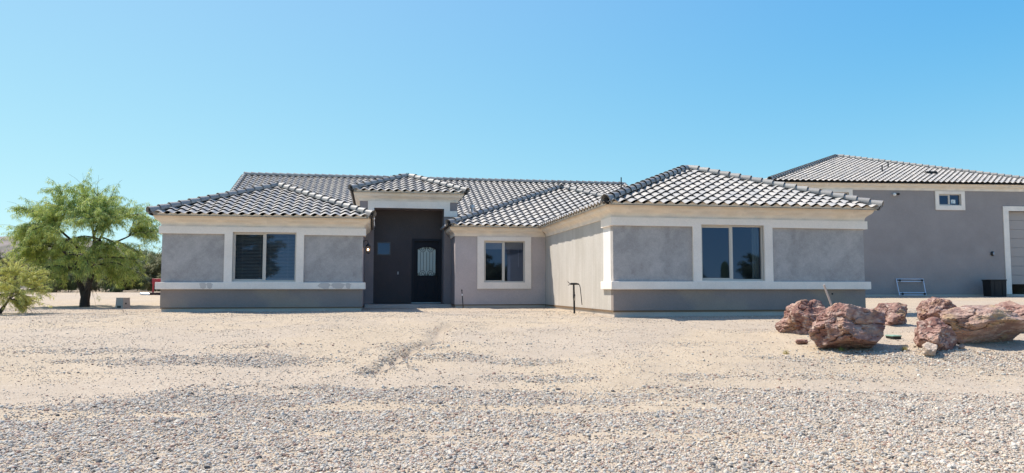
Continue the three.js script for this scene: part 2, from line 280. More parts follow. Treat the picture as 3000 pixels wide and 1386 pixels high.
// ------------------------------------------------------------------ walls and windows
function wallShape(pts, holes, z, th) { const s = new THREE.Shape(pts.map((p) => new THREE.Vector2(...p))); for (const [x0, x1, y0, y1] of holes) s.holes.push(new THREE.Path([[x0, y0], [x0, y1], [x1, y1], [x1, y0]].map((p) => new THREE.Vector2(...p)))); const g = new THREE.ExtrudeGeometry(s, { depth: th, bevelEnabled: false }); g.translate(0, 0, z - th); return boxUV(g); }
function rect(x0, x1, y0, y1) { return [[x0, y0], [x1, y0], [x1, y1], [x0, y1]]; }
function makeWindow(parent, x0, x1, y0, y1, z, split = 0.5, kind = '') {
  const w = grp('window', parent), f = 0.045, xm = lerp(x0, x1, split), d = 0.07;
  part('frame', merge([box(x0, x0 + f, y0, y1, z - d, z), box(x1 - f, x1, y0, y1, z - d, z), box(x0 + f, x1 - f, y0, y0 + f, z - d, z), box(x0 + f, x1 - f, y1 - f, y1, z - d, z)]), mVinyl, w);
  part('mullion', box(xm - 0.035, xm + 0.035, y0 + f, y1 - f, z - d + 0.004, z - 0.012), mVinyl, w);
  const s = 0.028; const q = [x0 + f, xm - 0.035, y0 + f, y1 - f];
  part('sash', merge([box(q[0], q[0] + s, q[2], q[3], z - 0.05, z - 0.02), box(q[1] - s, q[1], q[2], q[3], z - 0.05, z - 0.02), box(q[0] + s, q[1] - s, q[2], q[2] + s, z - 0.05, z - 0.02), box(q[0] + s, q[1] - s, q[3] - s, q[3], z - 0.05, z - 0.02)]), mVinyl, w);
  const pane = (a, b, c, e, zz, nm = 'pane') => part(nm, strip(new THREE.PlaneGeometry(b - a, e - c).translate((a + b) / 2, (c + e) / 2, zz)), mGlass, w);
  pane(q[0] + s, q[1] - s, q[2] + s, q[3] - s, z - 0.034); pane(xm + 0.035, x1 - f, y0 + f, y1 - f, z - 0.05);
  if (kind === 'blind') { const l = []; for (let y = y0 + 0.1; y < y1 - 0.06; y += 0.045) { const g = new THREE.BoxGeometry(x1 - x0 - 0.12, 0.003, 0.048); g.rotateX(0.42); g.translate((x0 + x1) / 2, y, z - 0.14); l.push(strip(g)); } for (const t of [0.14, 0.42, 0.58, 0.86]) l.push(box(lerp(x0, x1, t) - 0.003, lerp(x0, x1, t) + 0.003, y0 + 0.1, y1, z - 0.117, z - 0.113)); l.push(box(x0 + 0.05, x1 - 0.05, y0 + 0.055, y0 + 0.085, z - 0.165, z - 0.115)); part('blind', merge(l), mBlind, w); }
  if (kind === 'raised') { const l = []; for (let y = y1 - 0.3; y < y1 - 0.05; y += 0.02) l.push(box(x0 + 0.06, x1 - 0.06, y, y + 0.012, z - 0.15, z - 0.1)); l.push(box(x1 - 0.22, x1 - 0.21, y1 - 0.95, y1 - 0.3, z - 0.1, z - 0.09)); part('blind', merge(l), mBlind, w); }
  if (kind === 'drape') { const g = new THREE.PlaneGeometry(0.2, y1 - y0, 16, 1), p = g.attributes.position; for (let i = 0; i < p.count; i++) p.setZ(i, 0.015 * Math.sin(p.getX(i) * 90)); g.computeVertexNormals(); part('curtain', strip(g.translate(x1 - 0.14, (y0 + y1) / 2, z - 0.16)), M({ color: C(0.3, 0.38, 0.38), roughness: 0.9, side: THREE.DoubleSide }), w); }
  return w;
}
function room(parent, x0, x1, y0, y1, z0, z1) { const t = []; const Q = (a, b, c, d) => t.push(...a, ...b, ...c, ...a, ...c, ...d); Q([x0, y0, z0], [x1, y0, z0], [x1, y1, z0], [x0, y1, z0]); Q([x0, y0, z1], [x0, y0, z0], [x0, y1, z0], [x0, y1, z1]); Q([x1, y0, z0], [x1, y0, z1], [x1, y1, z1], [x1, y1, z0]); Q([x0, y0, z1], [x1, y0, z1], [x1, y0, z0], [x0, y0, z0]); Q([x0, y1, z0], [x1, y1, z0], [x1, y1, z1], [x0, y1, z1]); part('room', triGeo(t), mRoom, parent); }

// ------------------------------------------------------------------ the house
console.log('house');
const house = thing('house', 'single-storey stucco house with grey wavy tile roofs and recessed dark entry', 'house');
const SL = 0.398, YB = -0.75;
function hipRoof(parent, xl, xr, zf, zb, y0, m, opt = {}) {
  const w = xr - xl, h = w / 2, len = zf - zb, rf = grp('roof', parent); let made = 0;
  made += roofFace(rf, [xl, y0, zf], [1, 0, 0], [0, 0, -1], m, [[0, 0], [w, 0], [h, h]], opt.single, opt.budget);
  roofFace(rf, [xl, y0, zb], [0, 0, 1], [1, 0, 0], m, [[0, 0], [len, 0], [len - h, h], [0, h]], false);
  roofFace(rf, [xr, y0, zf], [0, 0, -1], [-1, 0, 0], m, [[0, 0], [len, 0], [len, h], [h, h]], false);
  const ap = [(xl + xr) / 2, y0 + m * h, zf - h];
  capRow(rf, [xl + 0.02, y0 + 0.02, zf - 0.02], ap); capRow(rf, [xr - 0.02, y0 + 0.02, zf - 0.02], ap);
  capRow(rf, [ap[0], ap[1], zb], [ap[0], ap[1], ap[2] - 0.05], 0.112, false);
  closure(rf, [xl + 0.1, 0, zf - 0.045], [1, 0, 0], 0, w - 0.2, y0, mCove, w);
  if (opt.leftClosure) closure(rf, [xl + 0.045, 0, zb], [0, 0, 1], 0, len - 0.1, y0, mCove, len);
  return rf;
}
const YE = 2.80;
// wing with the blinds (west wing)
{
  const zf = -24.46, face = -24.39, x0 = -6.35, x1 = -0.36, win = [-4.298, -2.402, 0.79, 2.32];
  part('wall', wallShape(rect(x0, x1, 0.66, 2.82), [win], zf, 0.2), mPanel, house);
  part('wall', wallShape(rect(x0 - 0.004, x1 + 0.004, 0, 0.655), [], zf + 0.006, 0.21), mLow, house);
  part('wall', merge([box(x0, x0 + 0.2, 0, 2.82, -31.5, zf - 0.21), box(x0 + 0.2, x1 - 0.2, 0, 2.82, -31.6, -31.4)]), mTaupe, house);
  part('wall', box(x1 - 0.2, x1, 0, 2.82, -28.9, zf - 0.21), mPier, house);
  part('stem_wall', box(x0 + 0.03, x1 - 0.03, YB, -0.03, -31.5, zf - 0.015), mConcrete, house);
  part('weep_screed', box(x0 - 0.004, x1 + 0.004, -0.032, -0.003, -31.4, zf + 0.008), mScreed, house);
  const s = [[-6.44, 2.25], [-4.536, 2.25], [-4.536, 0.76], [-2.169, 0.76], [-2.169, 2.25], [-0.27, 2.25], [-0.27, 2.475], [-6.44, 2.475]];
  part('window_surround', wallShape(s, [win], face, 0.068), mTrim, house);
  part('band_return', box(-6.44, x0 - 0.002, 2.25, 2.475, -24.85, face - 0.069), mTrim, house); part('band_return', box(x1 + 0.002, -0.27, 2.25, 2.475, -24.85, face - 0.069), mTrim, house);
  const lg = part('ledge', merge([rbox(-6.49, -0.265, 0.554, 0.767, -24.85, -24.36, 0.012)]), mTrim, house); lg.userData.label = 'cream ledge with brown patched stains';
  part('cornice', sweep([[x0, -31], [x0, zf], [x1, zf], [x1, -28.9]], cove(2.478), 1), mCove, house);
  makeWindow(house, ...win, zf - 0.03, 0.5, 'blind');
  room(house, x0 + 0.22, x1 - 0.22, 0.02, 2.6, -29, zf - 0.2);
  hipRoof(house, -6.63, -0.07, -24.06, -35.2, YE, SL, { single: true });
  // patched stains on the ledge: thin skim coats
  const r = rng(5), mPatch = M({ color: C(0.63, 0.555, 0.49), roughness: 0.95 }), patch = (xc, w) => { const pts = []; for (let k = 0; k < 26; k++) { const a = k / 26 * 2 * Math.PI; pts.push([xc + Math.cos(a) * w * (0.55 + 0.75 * vn(k * 0.7, xc, 3)), Math.max(0.566, Math.min(0.752, 0.665 + Math.sin(a) * 0.12 * (0.5 + 0.8 * vn(k * 0.8, xc, 7))))]); } const g = wallShape(pts, [], -24.3565, 0.003); part('mortar_patch', g, mPatch, house); };
  patch(-4.93, 0.09); patch(-5.12, 0.11); patch(-1.52, 0.2); patch(-1.12, 0.24); patch(-0.8, 0.09);
}
// wing by the boulders (east wing)
{
  const zf = -19.24, face = -19.17, x0 = 6.235, x1 = 13.63, win = [8.709, 10.554, 0.79, 2.31];
  part('wall', wallShape(rect(x0, x1, 0.66, 2.82), [win], zf, 0.2), mPanel, house);
  part('wall', wallShape(rect(x0 - 0.003, x1 + 0.003, 0, 0.655), [], zf + 0.006, 0.21), mLow, house);
  part('wall', box(x0 - 0.001, x0 + 0.2, 0, 2.82, -27.35, zf - 0.86), mStreak, house);
  part('wall', box(x0 - 0.004, x0 + 0.2, 0.66, 2.82, zf - 0.859, zf - 0.205), mSkim, house);
  part('wall', box(x0 - 0.001, x0 + 0.2, 0, 0.655, zf - 0.859, zf - 0.205), mStreak, house);
  part('wall', merge([box(x1 - 0.2, x1, 0, 2.82, -34, zf - 0.205), box(x0 + 0.2, x1 - 0.2, 0, 2.82, -34, -33.8)]), mTaupe, house);
  part('stem_wall', box(x0 + 0.02, x1 - 0.03, YB, -0.045, -34, zf - 0.012), mConcrete, house);
  part('weep_screed', box(x0 - 0.012, x1 + 0.004, -0.047, -0.003, -33.9, zf + 0.008), mScreed, house);
  const s = [[6.17, 2.252], [8.468, 2.252], [8.468, 0.76], [10.801, 0.76], [10.801, 2.252], [13.72, 2.252], [13.72, 2.475], [6.17, 2.475]];
  part('window_surround', wallShape(s, [win], face, 0.068), mTrim, house);
  part('band_return', box(6.165, x0 - 0.005, 2.25, 2.475, -20.1, face - 0.069), mTrim, house); part('band_return', box(x1 + 0.002, 13.72, 2.25, 2.475, -19.6, face - 0.069), mTrim, house);
  part('ledge', rbox(6.15, 13.76, 0.554, 0.767, -20.12, -19.14, 0.012), mTrim, house);
  part('cornice', sweep([[x0, -27.1], [x0, zf], [x1, zf], [x1, -33]], cove(2.478), 1), mCove, house);
  makeWindow(house, ...win, zf - 0.03, 0.5, 'drape');
  room(house, x0 + 0.22, x1 - 0.22, 0.02, 2.6, -24, zf - 0.2);
  hipRoof(house, 5.92, 13.93, -18.84, -33, YE, SL, { single: true, leftClosure: true });
  part('vent_hole', strip(new THREE.CylinderGeometry(0.025, 0.025, 0.02, 10).rotateX(Math.PI / 2).translate(12.6, 0.43, zf + 0.01)), mBlack, house);
}
// the set-back wall between entry and east wing
{
  const zf = -27.31, x0 = 2.88, win = [3.932, 5.455, 0.8, 2.32];
  part('wall', wallShape(rect(x0, 6.23, 0, 2.82), [win], zf, 0.2), mTaupe, house);
  part('wall', box(x0, x0 + 0.2, 0, 2.82, -28.88, zf - 0.205), mPier, house);
  part('stem_wall', box(x0 + 0.02, 6.26, YB, -0.03, -31, zf - 0.012), mConcrete, house);
  part('weep_screed', box(x0 - 0.004, 6.24, -0.032, -0.003, -28.8, zf + 0.006), mScreed, house);
  part('window_trim', wallShape(rect(3.69, 5.69, 0.565, 2.47), [win], zf + 0.05, 0.049), mTrim, house);
  part('cornice', sweep([[x0, -28.85], [x0, zf], [6.235, zf]], cove(2.478), 1), mCove, house);
  makeWindow(house, ...win, zf - 0.03, 0.49, 'raised');
  room(house, x0 + 0.22, 6.2, 0.02, 2.6, -31, zf - 0.2);
  hipRoof(house, 2.6, 13.6, -26.95, -38.5, YE + 0.02, SL, {});
}
// entry portico
{
  const zf = -28.87, op = [-0.024, 2.611], top = 3.62, zd = -29.72;
  const sh = [[-0.558, 2.6], [-0.35, 2.6], [-0.35, 0], [op[0], 0], [op[0], top], [op[1], top], [op[1], 0], [2.9, 0], [2.9, 2.6], [3.121, 2.6], [3.121, 4.24], [-0.558, 4.24]];
  part('wall', wallShape(sh, [], zf, 0.25), mPier, house);
  part('wall', merge([box(op[0] - 0.2, op[0], 0, 4.2, zd, zf - 0.251), box(op[1], op[1] + 0.2, 0, 4.2, zd, zf - 0.251)]), mPier, house);
  part('wall', merge([box(-0.558, -0.35, 2.6, 4.24, -33, zf - 0.251), box(2.92, 3.121, 2.6, 4.24, -33, zf - 0.251)]), mPier, house);
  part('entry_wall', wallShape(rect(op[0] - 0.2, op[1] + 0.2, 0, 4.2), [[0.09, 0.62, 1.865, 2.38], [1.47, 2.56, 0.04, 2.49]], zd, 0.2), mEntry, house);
  part('soffit', box(op[0], op[1], top + 0.01, top + 0.1, zd, zf - 0.252), mPier, house);
  part('stem_wall', merge([box(-0.35, op[0] - 0.01, YB, -0.01, -29.4, zf - 0.012), box(op[1] + 0.01, 2.9, YB, -0.01, -29.4, zf - 0.012)]), mConcrete, house);
  part('entry_step', rbox(-0.33, 2.86, -0.5, -0.015, -29.6, -28.25, 0.015), mConcrete, house);
  part('entry_step', rbox(-0.33, 2.86, -0.6, -0.09, -28.245, -27.75, 0.015), mConcrete, house);
  const t = [[-0.26, 3.4], [op[0], 3.4], [op[0], top], [op[1], top], [op[1], 3.32], [3.118, 3.32], [3.118, 3.54], [2.835, 3.54], [2.835, 3.872], [-0.26, 3.872]];
  part('entry_trim', wallShape(t, [], zf + 0.05, 0.049), mTrim, house);
  part('cornice', sweep([[-0.558, -33], [-0.558, zf], [3.121, zf], [3.121, -33]], cove(3.872, 0.9), 1), mCove, house);
  hipRoof(house, -0.885, 3.452, -28.54, -36.5, 4.205, SL, {});
  // side window
  const w = grp('window', house); part('frame', merge([box(0.09, 0.13, 1.865, 2.38, zd - 0.1, zd + 0.012), box(0.58, 0.62, 1.865, 2.38, zd - 0.1, zd + 0.012), box(0.13, 0.58, 1.865, 1.905, zd - 0.1, zd + 0.012), box(0.13, 0.58, 2.34, 2.38, zd - 0.1, zd + 0.012)]), M({ color: C(0.13, 0.12, 0.11), roughness: 0.6 }), w);
  part('pane', strip(new THREE.PlaneGeometry(0.45, 0.435).translate(0.355, 2.122, zd - 0.03)), mGlass, w);
  // door
  const d = grp('door', house); d.userData.label = 'near-black entry door with arched glass and scroll ironwork';
  part('door_frame', merge([box(1.44, 1.53, 0.03, 2.52, zd - 0.15, zd + 0.035), box(2.5, 2.59, 0.03, 2.52, zd - 0.15, zd + 0.035), box(1.53, 2.5, 2.43, 2.52, zd - 0.15, zd + 0.035)]), mDoorFrame, d);
  const zg = zd - 0.05, gx0 = 1.655, gx1 = 2.385, gy0 = 1.06, gy1 = 2.12; const hp = new THREE.Path(); hp.moveTo(gx0, gy0); hp.lineTo(gx0, gy1); hp.quadraticCurveTo((gx0 + gx1) / 2, gy1 + 0.2, gx1, gy1); hp.lineTo(gx1, gy0); hp.closePath();
  const ls = new THREE.Shape(rect(1.53, 2.5, 0.04, 2.43).map((p) => new THREE.Vector2(...p))); ls.holes.push(hp); const lg = new THREE.ExtrudeGeometry(ls, { depth: 0.05, bevelEnabled: false, curveSegments: 16 }); lg.translate(0, 0, zg - 0.05); part('leaf', boxUV(lg), mDoor, d);
  const mo = []; const rim = []; for (let k = 0; k <= 14; k++) { const u = k / 14; rim.push([lerp(gx0, gx1, u), (1 - u) * (1 - u) * gy1 + 2 * u * (1 - u) * (gy1 + 0.2) + u * u * gy1, zg + 0.008]); } mo.push(tube(rim, 0.02, 20, 6), bar([gx0, gy0, zg + 0.008], [gx0, gy1, zg + 0.008], 0.02), bar([gx1, gy0, zg + 0.008], [gx1, gy1, zg + 0.008], 0.02), bar([gx0, gy0, zg + 0.008], [gx1, gy0, zg + 0.008], 0.02)); part('moulding', merge(mo), mDoorFrame, d);
  part('raised_panel', merge([rbox(1.68, 1.98, 0.22, 0.86, zg - 0.01, zg + 0.015, 0.012), rbox(2.05, 2.35, 0.22, 0.86, zg - 0.01, zg + 0.015, 0.012)]), mDoor, d);
  const gs = new THREE.Shape(hp.getPoints(16)); const gg = new THREE.ShapeGeometry(gs); gg.translate(0, 0, zg - 0.03); part('glass', boxUV(gg), new THREE.MeshPhysicalMaterial({ color: C(0.62, 0.7, 0.63), roughness: 0.3, bumpMap: bumpSmooth, bumpScale: 0.012, clearcoat: 0.4, clearcoatRoughness: 0.1, side: THREE.DoubleSide }), d);
  const iron = [], zi = zg - 0.012; for (let k = 1; k <= 5; k++) { const x = lerp(gx0, gx1, k / 6); iron.push(bar([x, gy0 + 0.2, zi], [x, gy1 - 0.12, zi], 0.0075)); }
  const spiral = (cx, cy, r0, a0, turns, sx = 1, sy = 1) => { const p = []; for (let k = 0; k <= 22; k++) { const u = k / 22, a = a0 + u * turns * 2 * Math.PI, r = r0 * (1 - 0.8 * u); p.push([cx + sx * Math.cos(a) * r, cy + sy * Math.sin(a) * r, zi]); } return tube(p, 0.0075, 30, 5); };
  for (const sx of [-1, 1]) for (const [cy, sy] of [[gy0 + 0.1, 1], [gy1 + 0.005, -1]]) { const cx = (gx0 + gx1) / 2; iron.push(spiral(cx + sx * 0.14, cy, 0.13, Math.PI, 1.6, -sx, -sy), spiral(cx + sx * 0.3, cy - sy * 0.02, 0.06, Math.PI, 1.5, sx, sy), spiral(cx + sx * 0.05, cy - sy * 0.05, 0.045, 0, 1.4, sx, sy)); }
  part('ironwork', merge(iron), mIron, d);
  part('handle', merge([rbox(2.42, 2.46, 0.9, 1.15, zg, zg + 0.02, 0.008), bar([2.44, 1.08, zg + 0.05], [2.33, 1.08, zg + 0.05], 0.011), bar([2.44, 1.08, zg + 0.01], [2.44, 1.08, zg + 0.055], 0.011)]), mIron, d);
  part('threshold', box(1.44, 2.59, 0.0, 0.035, zd - 0.15, zd + 0.06), mGalv, d);
  part('doorbell', merge([rbox(0.89, 0.935, 1.12, 1.23, zd, zd + 0.02, 0.008)]), M({ color: C(0.6, 0.58, 0.54), roughness: 0.5 }), house);
  room(house, op[0] - 0.2, op[1] + 0.2, 0.01, 4.1, -32.6, zd - 0.2);
}
// main gabled roof behind
{
  const rf = grp('roof', house), x0 = -6.5, x1 = 13.5, zr = -39.5, yr = 6.22, run = (yr - YE) / SL, ze = zr + run, L = x1 - x0;
  roofFace(rf, [x0, YE, ze], [1, 0, 0], [0, 0, -1], SL, [[0, 0], [L, 0], [L, run], [0, run]], false);
  roofFace(rf, [x1, YE, zr - run], [-1, 0, 0], [0, 0, 1], SL, [[0, 0], [L, 0], [L, run], [0, run]], false);
  capRow(rf, [x0, yr, zr], [x1, yr, zr], 0.112, false);
  for (const x of [x0 + 0.02, x1 - 0.02]) { const k = rng(3); const l = []; for (let t = 0; t < run * 1.083; t += CE) { const g = capGeo.clone(); g.rotateX(0); const d = new THREE.Vector3(0, SL, -1).normalize(), r = new THREE.Vector3(1, 0, 0), u = new THREE.Vector3().crossVectors(r, d).negate(); g.applyMatrix4(new THREE.Matrix4().makeBasis(r.clone().negate(), u.y < 0 ? u.negate() : u, d).setPosition(x, YE + SL * t / 1.083 + 0.03, ze - t / 1.083)); l.push(g); } part('rake_tiles', merge(l), mCaps[1], rf); }
  part('wall', wallShape([[-6.35, 0], [13.4, 0], [13.4, 2.8], [-6.35, 2.8]], [], ze - 0.35, 0.2), mTaupe, house);
  const gable = (x) => { const t = [[x, 0, ze - 0.36], [x, 0, zr - run + 0.4], [x, YE, zr - run + 0.4], [x, yr - 0.15, zr], [x, YE, ze - 0.36]]; const o = []; for (let i = 1; i < 4; i++) o.push(...t[0], ...t[i], ...t[i + 1]); return boxUV(triGeo(o)); };
  part('wall', merge([gable(-6.34), gable(13.41)]), mTaupe, house);
  part('wall', box(-6.34, 13.41, 0, 2.8, zr - run + 0.2, zr - run + 0.4), mTaupe, house);
  part('stem_wall', box(-6.3, 13.36, YB, -0.02, zr - run + 0.3, ze - 0.37), mConcrete, house);
  // roof pipes
  const onRoof = (x, z) => YE + SL * (ze - z); const pipe = (x, z, hgt, r, mat, cap) => { const y = onRoof(x, z); const g = [bar([x, y - 0.1, z], [x, y + hgt, z], r, r, 10), bar([x, y - 0.02, z], [x, y + 0.12, z], r * 2.1, r * 1.15, 10)]; if (cap) g.push(bar([x, y + hgt - 0.02, z], [x, y + hgt + 0.12, z], r * 1.9, r * 1.9, 12)); part('vent_pipe', merge(g), mat, house); };
  pipe(4.18, -32.6, 0.62, 0.06, mGalv, true); pipe(3.72, -34.6, 0.42, 0.035, mBlack, false); pipe(13.1, -38.9, 0.6, 0.03, mBlack, false);
  const y = onRoof(5.05, -33.4); part('vent_pipe', merge([bar([5.05, y - 0.05, -33.4], [5.05, y + 0.2, -33.4], 0.05, 0.05, 8), rbox(4.88, 5.22, y + 0.2, y + 0.235, -33.5, -33.3, 0.012)]), mBlack, house);
}
rebase(house, 3.5, 0, -28);

// lantern on the return of the west wing
{
  const L = thing('wall_lantern', 'black wall lantern with lit bulb on wing corner beside entry', 'lantern', [-0.36, 1.98, -24.62]);
  part('bracket', merge([rbox(0, 0.02, -0.12, 0.14, -0.05, 0.05, 0.006), tube([[0.01, 0.06, 0], [0.06, 0.13, 0], [0.13, 0.13, 0], [0.16, 0.06, 0]], 0.009, 16, 6)]), mIron, L);
  const roof = new THREE.ConeGeometry(0.095, 0.1, 6); roof.translate(0.16, 0.0, 0); part('cap', merge([strip(roof), bar([0.16, 0.04, 0], [0.16, 0.075, 0], 0.015, 0.008), bar([0.16, -0.06, 0], [0.16, -0.045, 0], 0.095, 0.095, 6)]), mIron, L);
  const cage = []; for (let k = 0; k < 6; k++) { const a = k / 6 * 2 * Math.PI; cage.push(bar([0.16 + Math.cos(a) * 0.078, -0.05, Math.sin(a) * 0.078], [0.16 + Math.cos(a) * 0.058, -0.26, Math.sin(a) * 0.058], 0.006, 0.006, 5)); } cage.push(bar([0.16, -0.285, 0], [0.16, -0.26, 0], 0.055, 0.066, 6)); part('cage', merge(cage), mIron, L);
  part('glass', strip(new THREE.CylinderGeometry(0.073, 0.054, 0.2, 6, 1, true).translate(0.16, -0.155, 0)), new THREE.MeshPhysicalMaterial({ color: C(0.95, 0.93, 0.9), transmission: 1, thickness: 0, roughness: 0.05, side: THREE.DoubleSide }), L);
  part('bulb', strip(new THREE.SphereGeometry(0.026, 12, 10).scale(1, 1.5, 1).translate(0.16, -0.16, 0)), M({ color: C(0.9, 0.8, 0.6), emissive: C(1, 0.55, 0.22), emissiveIntensity: 2.2 }), L);
  const pl = new THREE.PointLight(new THREE.Color(1, 0.62, 0.3), 0.35, 6, 2); pl.position.set(0.16, -0.16, 0.032); pl.castShadow = true; L.add(pl);
}

// ------------------------------------------------------------------ the tall garage
console.log('garage');
{
  const G = thing('garage', 'tall detached taupe stucco garage with grey tile roof', 'garage', [23.114, 0, -35.24]); G.rotation.y = -5.5 * Math.PI / 180;
  const X0 = -2.9, X1 = 12.2, yw = 5.72, zf = -0.3, wins = [[6.12, 7.36, 4.94, 5.55], [-0.05, 1.18, 4.94, 5.58]], door = [9.98, 14, 0.3, 4.68];
  const dz = -0.02;
  part('wall', wallShape([[X0, 0.27], [door[0], 0.27], [door[0], door[3]], [X1 - 0.01, door[3]], [X1 - 0.01, 6], [X0, 6]], wins, zf, 0.25), mGarage, G);
  part('wall', merge([box(X0, X0 + 0.2, 0.27, 6, -14.4, zf - 0.251), box(X1 - 0.2, X1, 0.27, 6, -14.4, zf - 0.251), box(X0, X1, 0.27, 6, -14.6, -14.4)]), mGarage, G);
  part('stem_wall', box(X0 + 0.02, X1 - 0.02, -0.6, 0.268, -14.5, zf - 0.015), mConcrete, G);
  part('cornice', sweep([[X0, -14.4], [X0, zf], [X1, zf], [X1, -14.4]], cove(yw, 1.05), 1), mCove, G);
  for (const w of wins) { const t = 0.2; part('window_trim', wallShape(rect(w[0] - t, w[1] + t, w[2] - 0.24, w[3] + 0.15), [w], zf + 0.05, 0.049), mTrim, G); makeWindow(G, ...w, zf - 0.03, 0.5, ''); room(G, w[0] - 0.5, w[1] + 0.5, 4.4, 5.8, -3.2, zf - 0.25); }
  { // sticker left on the garage pane
    const c = document.createElement('canvas'); c.width = 64; c.height = 64; const g = c.getContext('2d'); g.fillStyle = '#dfe8e6'; g.fillRect(0, 0, 64, 64); g.fillStyle = '#4a6a70'; for (let y = 8; y < 60; y += 10) g.fillRect(6, y, 20 + (y * 7) % 30, 3); const tx = new THREE.CanvasTexture(c); tx.colorSpace = THREE.SRGBColorSpace;
    part('window_sticker', strip(new THREE.PlaneGeometry(0.24, 0.2).translate(6.98, 5.16, zf - 0.075)), M({ map: tx, roughness: 0.7 }), G);
  }
  // door surround and overhead door, left part way up
  part('door_trim', merge([box(9.68, 9.978, 0.275, 4.93, zf - 0.05, zf + 0.045), box(9.979, X1, 4.68, 4.93, zf - 0.05, zf + 0.045)]), mTrim, G);
  const dr = grp('garage_door', G); for (let k = 0; k < 8; k++) part('panel', rbox(9.99, X1 - 0.02, 0.8 + k * 0.485, 0.8 + k * 0.485 + 0.478, zf - 0.22, zf - 0.17, 0.012), mGaragePanel(), dr);
  room(G, 9.0, X1 - 0.25, 0.275, 5.4, -7, zf - 0.26);
  const ye = 6.09, m = 0.345, xl = X0 - 0.3, xr = X1 + 0.3, w = xr - xl, h = w / 2, rf = grp('roof', G), F = zf + 0.35, zb = F - w;
  roofFace(rf, [xl, ye, F], [1, 0, 0], [0, 0, -1], m, [[0, 0], [w, 0], [h, h]], true, 300);
  roofFace(rf, [xl, ye, zb], [0, 0, 1], [1, 0, 0], m, [[0, 0], [w, 0], [h, h]], false);
  roofFace(rf, [xr, ye, F], [0, 0, -1], [-1, 0, 0], m, [[0, 0], [w, 0], [h, h]], false);
  part('roof_deck', triGeo([xr, ye, zb, xl, ye, zb, xl + h, ye + m * h, F - h]), mFelt, rf);
  const ap = [xl + h, ye + m * h, F - h]; capRow(rf, [xl + 0.02, ye + 0.02, F - 0.02], ap); capRow(rf, [xr - 0.02, ye + 0.02, F - 0.02], ap); capRow(rf, [xl + 0.02, ye + 0.02, zb + 0.02], ap); capRow(rf, [xr - 0.02, ye + 0.02, zb + 0.02], ap);
  closure(rf, [xl + 0.1, 0, F - 0.06], [1, 0, 0], 0, w - 0.2, ye, mFelt, w);
  const py = (z) => ye + m * (F - z); for (const [x, z] of [[4.45, -2.6], [5.6, -3.9]]) part('vent_pipe', merge([bar([x, py(z) - 0.05, z], [x, py(z) + 0.42, z], 0.035), bar([x, py(z), z], [x, py(z) + 0.12, z], 0.08, 0.04)]), mBlack, G);
  part('roof_vent', rbox(6.75, 7.35, py(-2.3) + 0.06, py(-2.3) + 0.16, -2.5, -2.1, 0.02), mBlack, G);
}
function mGaragePanel() { return mGaragePanel.m ??= M({ color: C(0.4, 0.345, 0.31), roughness: 0.75, bumpMap: bumpFine, bumpScale: 0.006 }); }
const gAng = -5.5 * Math.PI / 180; const fromG = (x, z) => [23.114 + x * Math.cos(gAng) + z * Math.sin(gAng), -35.24 - x * Math.sin(gAng) + z * Math.cos(gAng)];
{
  const [x, z] = fromG(3.72, -0.3), L = thing('floodlight', 'small white and black floodlight high on the garage wall', 'light', [x, 5.5, z]); L.rotation.y = gAng;
  part('mount', strip(new THREE.CylinderGeometry(0.06, 0.06, 0.05, 14).rotateX(Math.PI / 2).translate(0, 0.02, 0.025)), mBlack, L);
  part('lamp_head', merge([bar([-0.03, 0, 0.05], [-0.12, -0.02, 0.16], 0.05, 0.085, 14), strip(new THREE.SphereGeometry(0.08, 14, 8).translate(-0.11, -0.02, 0.15))]), M({ color: C(0.8, 0.79, 0.76), roughness: 0.4 }), L);
  part('sensor', merge([bar([0.05, 0.01, 0.05], [0.13, 0.01, 0.13], 0.045, 0.06, 12), strip(new THREE.SphereGeometry(0.055, 12, 8).translate(0.13, 0.01, 0.13))]), mBlack, L);
}
{
  const [x, z] = fromG(8.97, -0.3), L = thing('wall_sconce', 'small black oval fixture on garage wall beside overhead door', 'fixture', [x, 2.41, z]); L.rotation.y = gAng;
  part('housing', merge([strip(new THREE.CapsuleGeometry(0.09, 0.06, 6, 14).scale(1, 1, 0.7).translate(0, 0, 0.045))]), mBlack, L);
  part('lens', merge([strip(new THREE.CapsuleGeometry(0.05, 0.05, 6, 12).scale(1, 1, 0.7).translate(0.03, 0, 0.085))]), M({ color: C(0.35, 0.38, 0.42), roughness: 0.2 }), L);
}
// rolling frame leaning on the garage
{
  const mW = M({ color: C(0.62, 0.68, 0.78), roughness: 0.4 }); const [x, z] = fromG(4.25, 0.1), y = groundY(x, z);
  const F = thing('rolling_frame', 'white tube rolling frame with black casters leaning on garage wall', 'frame', [x, y, z]); F.rotation.y = gAng;
  const a = [-0.72, 0.06, 0], b = [0.72, 0.06, 0], c = [-0.65, 0.9, -0.36], d = [0.82, 0.9, -0.36], R = 0.022; const L = (p, q, t) => [lerp(p[0], q[0], t), lerp(p[1], q[1], t), lerp(p[2], q[2], t)];
  part('side_rail', bar(a, c, R), mW, F); part('side_rail', bar(b, d, R), mW, F);
  part('cross_bar', bar(c, d, R), mW, F); part('cross_bar', bar(L(a, c, 0.16), L(b, d, 0.16), R), mW, F); part('cross_bar', bar(L(a, c, 0.02), L(b, d, 0.02), R), mW, F); part('cross_bar', bar(L(a, c, 0.85), L(b, d, 0.85), R), mW, F);
  for (const [s, t] of [[0.1, 0.09], [0.93, 0.09], [0.1, 0.92], [0.93, 0.92]]) { const p = L(L(a, b, s), L(c, d, s), t); part('caster', merge([strip(new THREE.TorusGeometry(0.045, 0.022, 8, 14).translate(p[0], p[1], p[2] + 0.06)), bar([p[0], p[1], p[2] - 0.01], [p[0], p[1], p[2] + 0.05], 0.02)]), mBlack, F); }
}
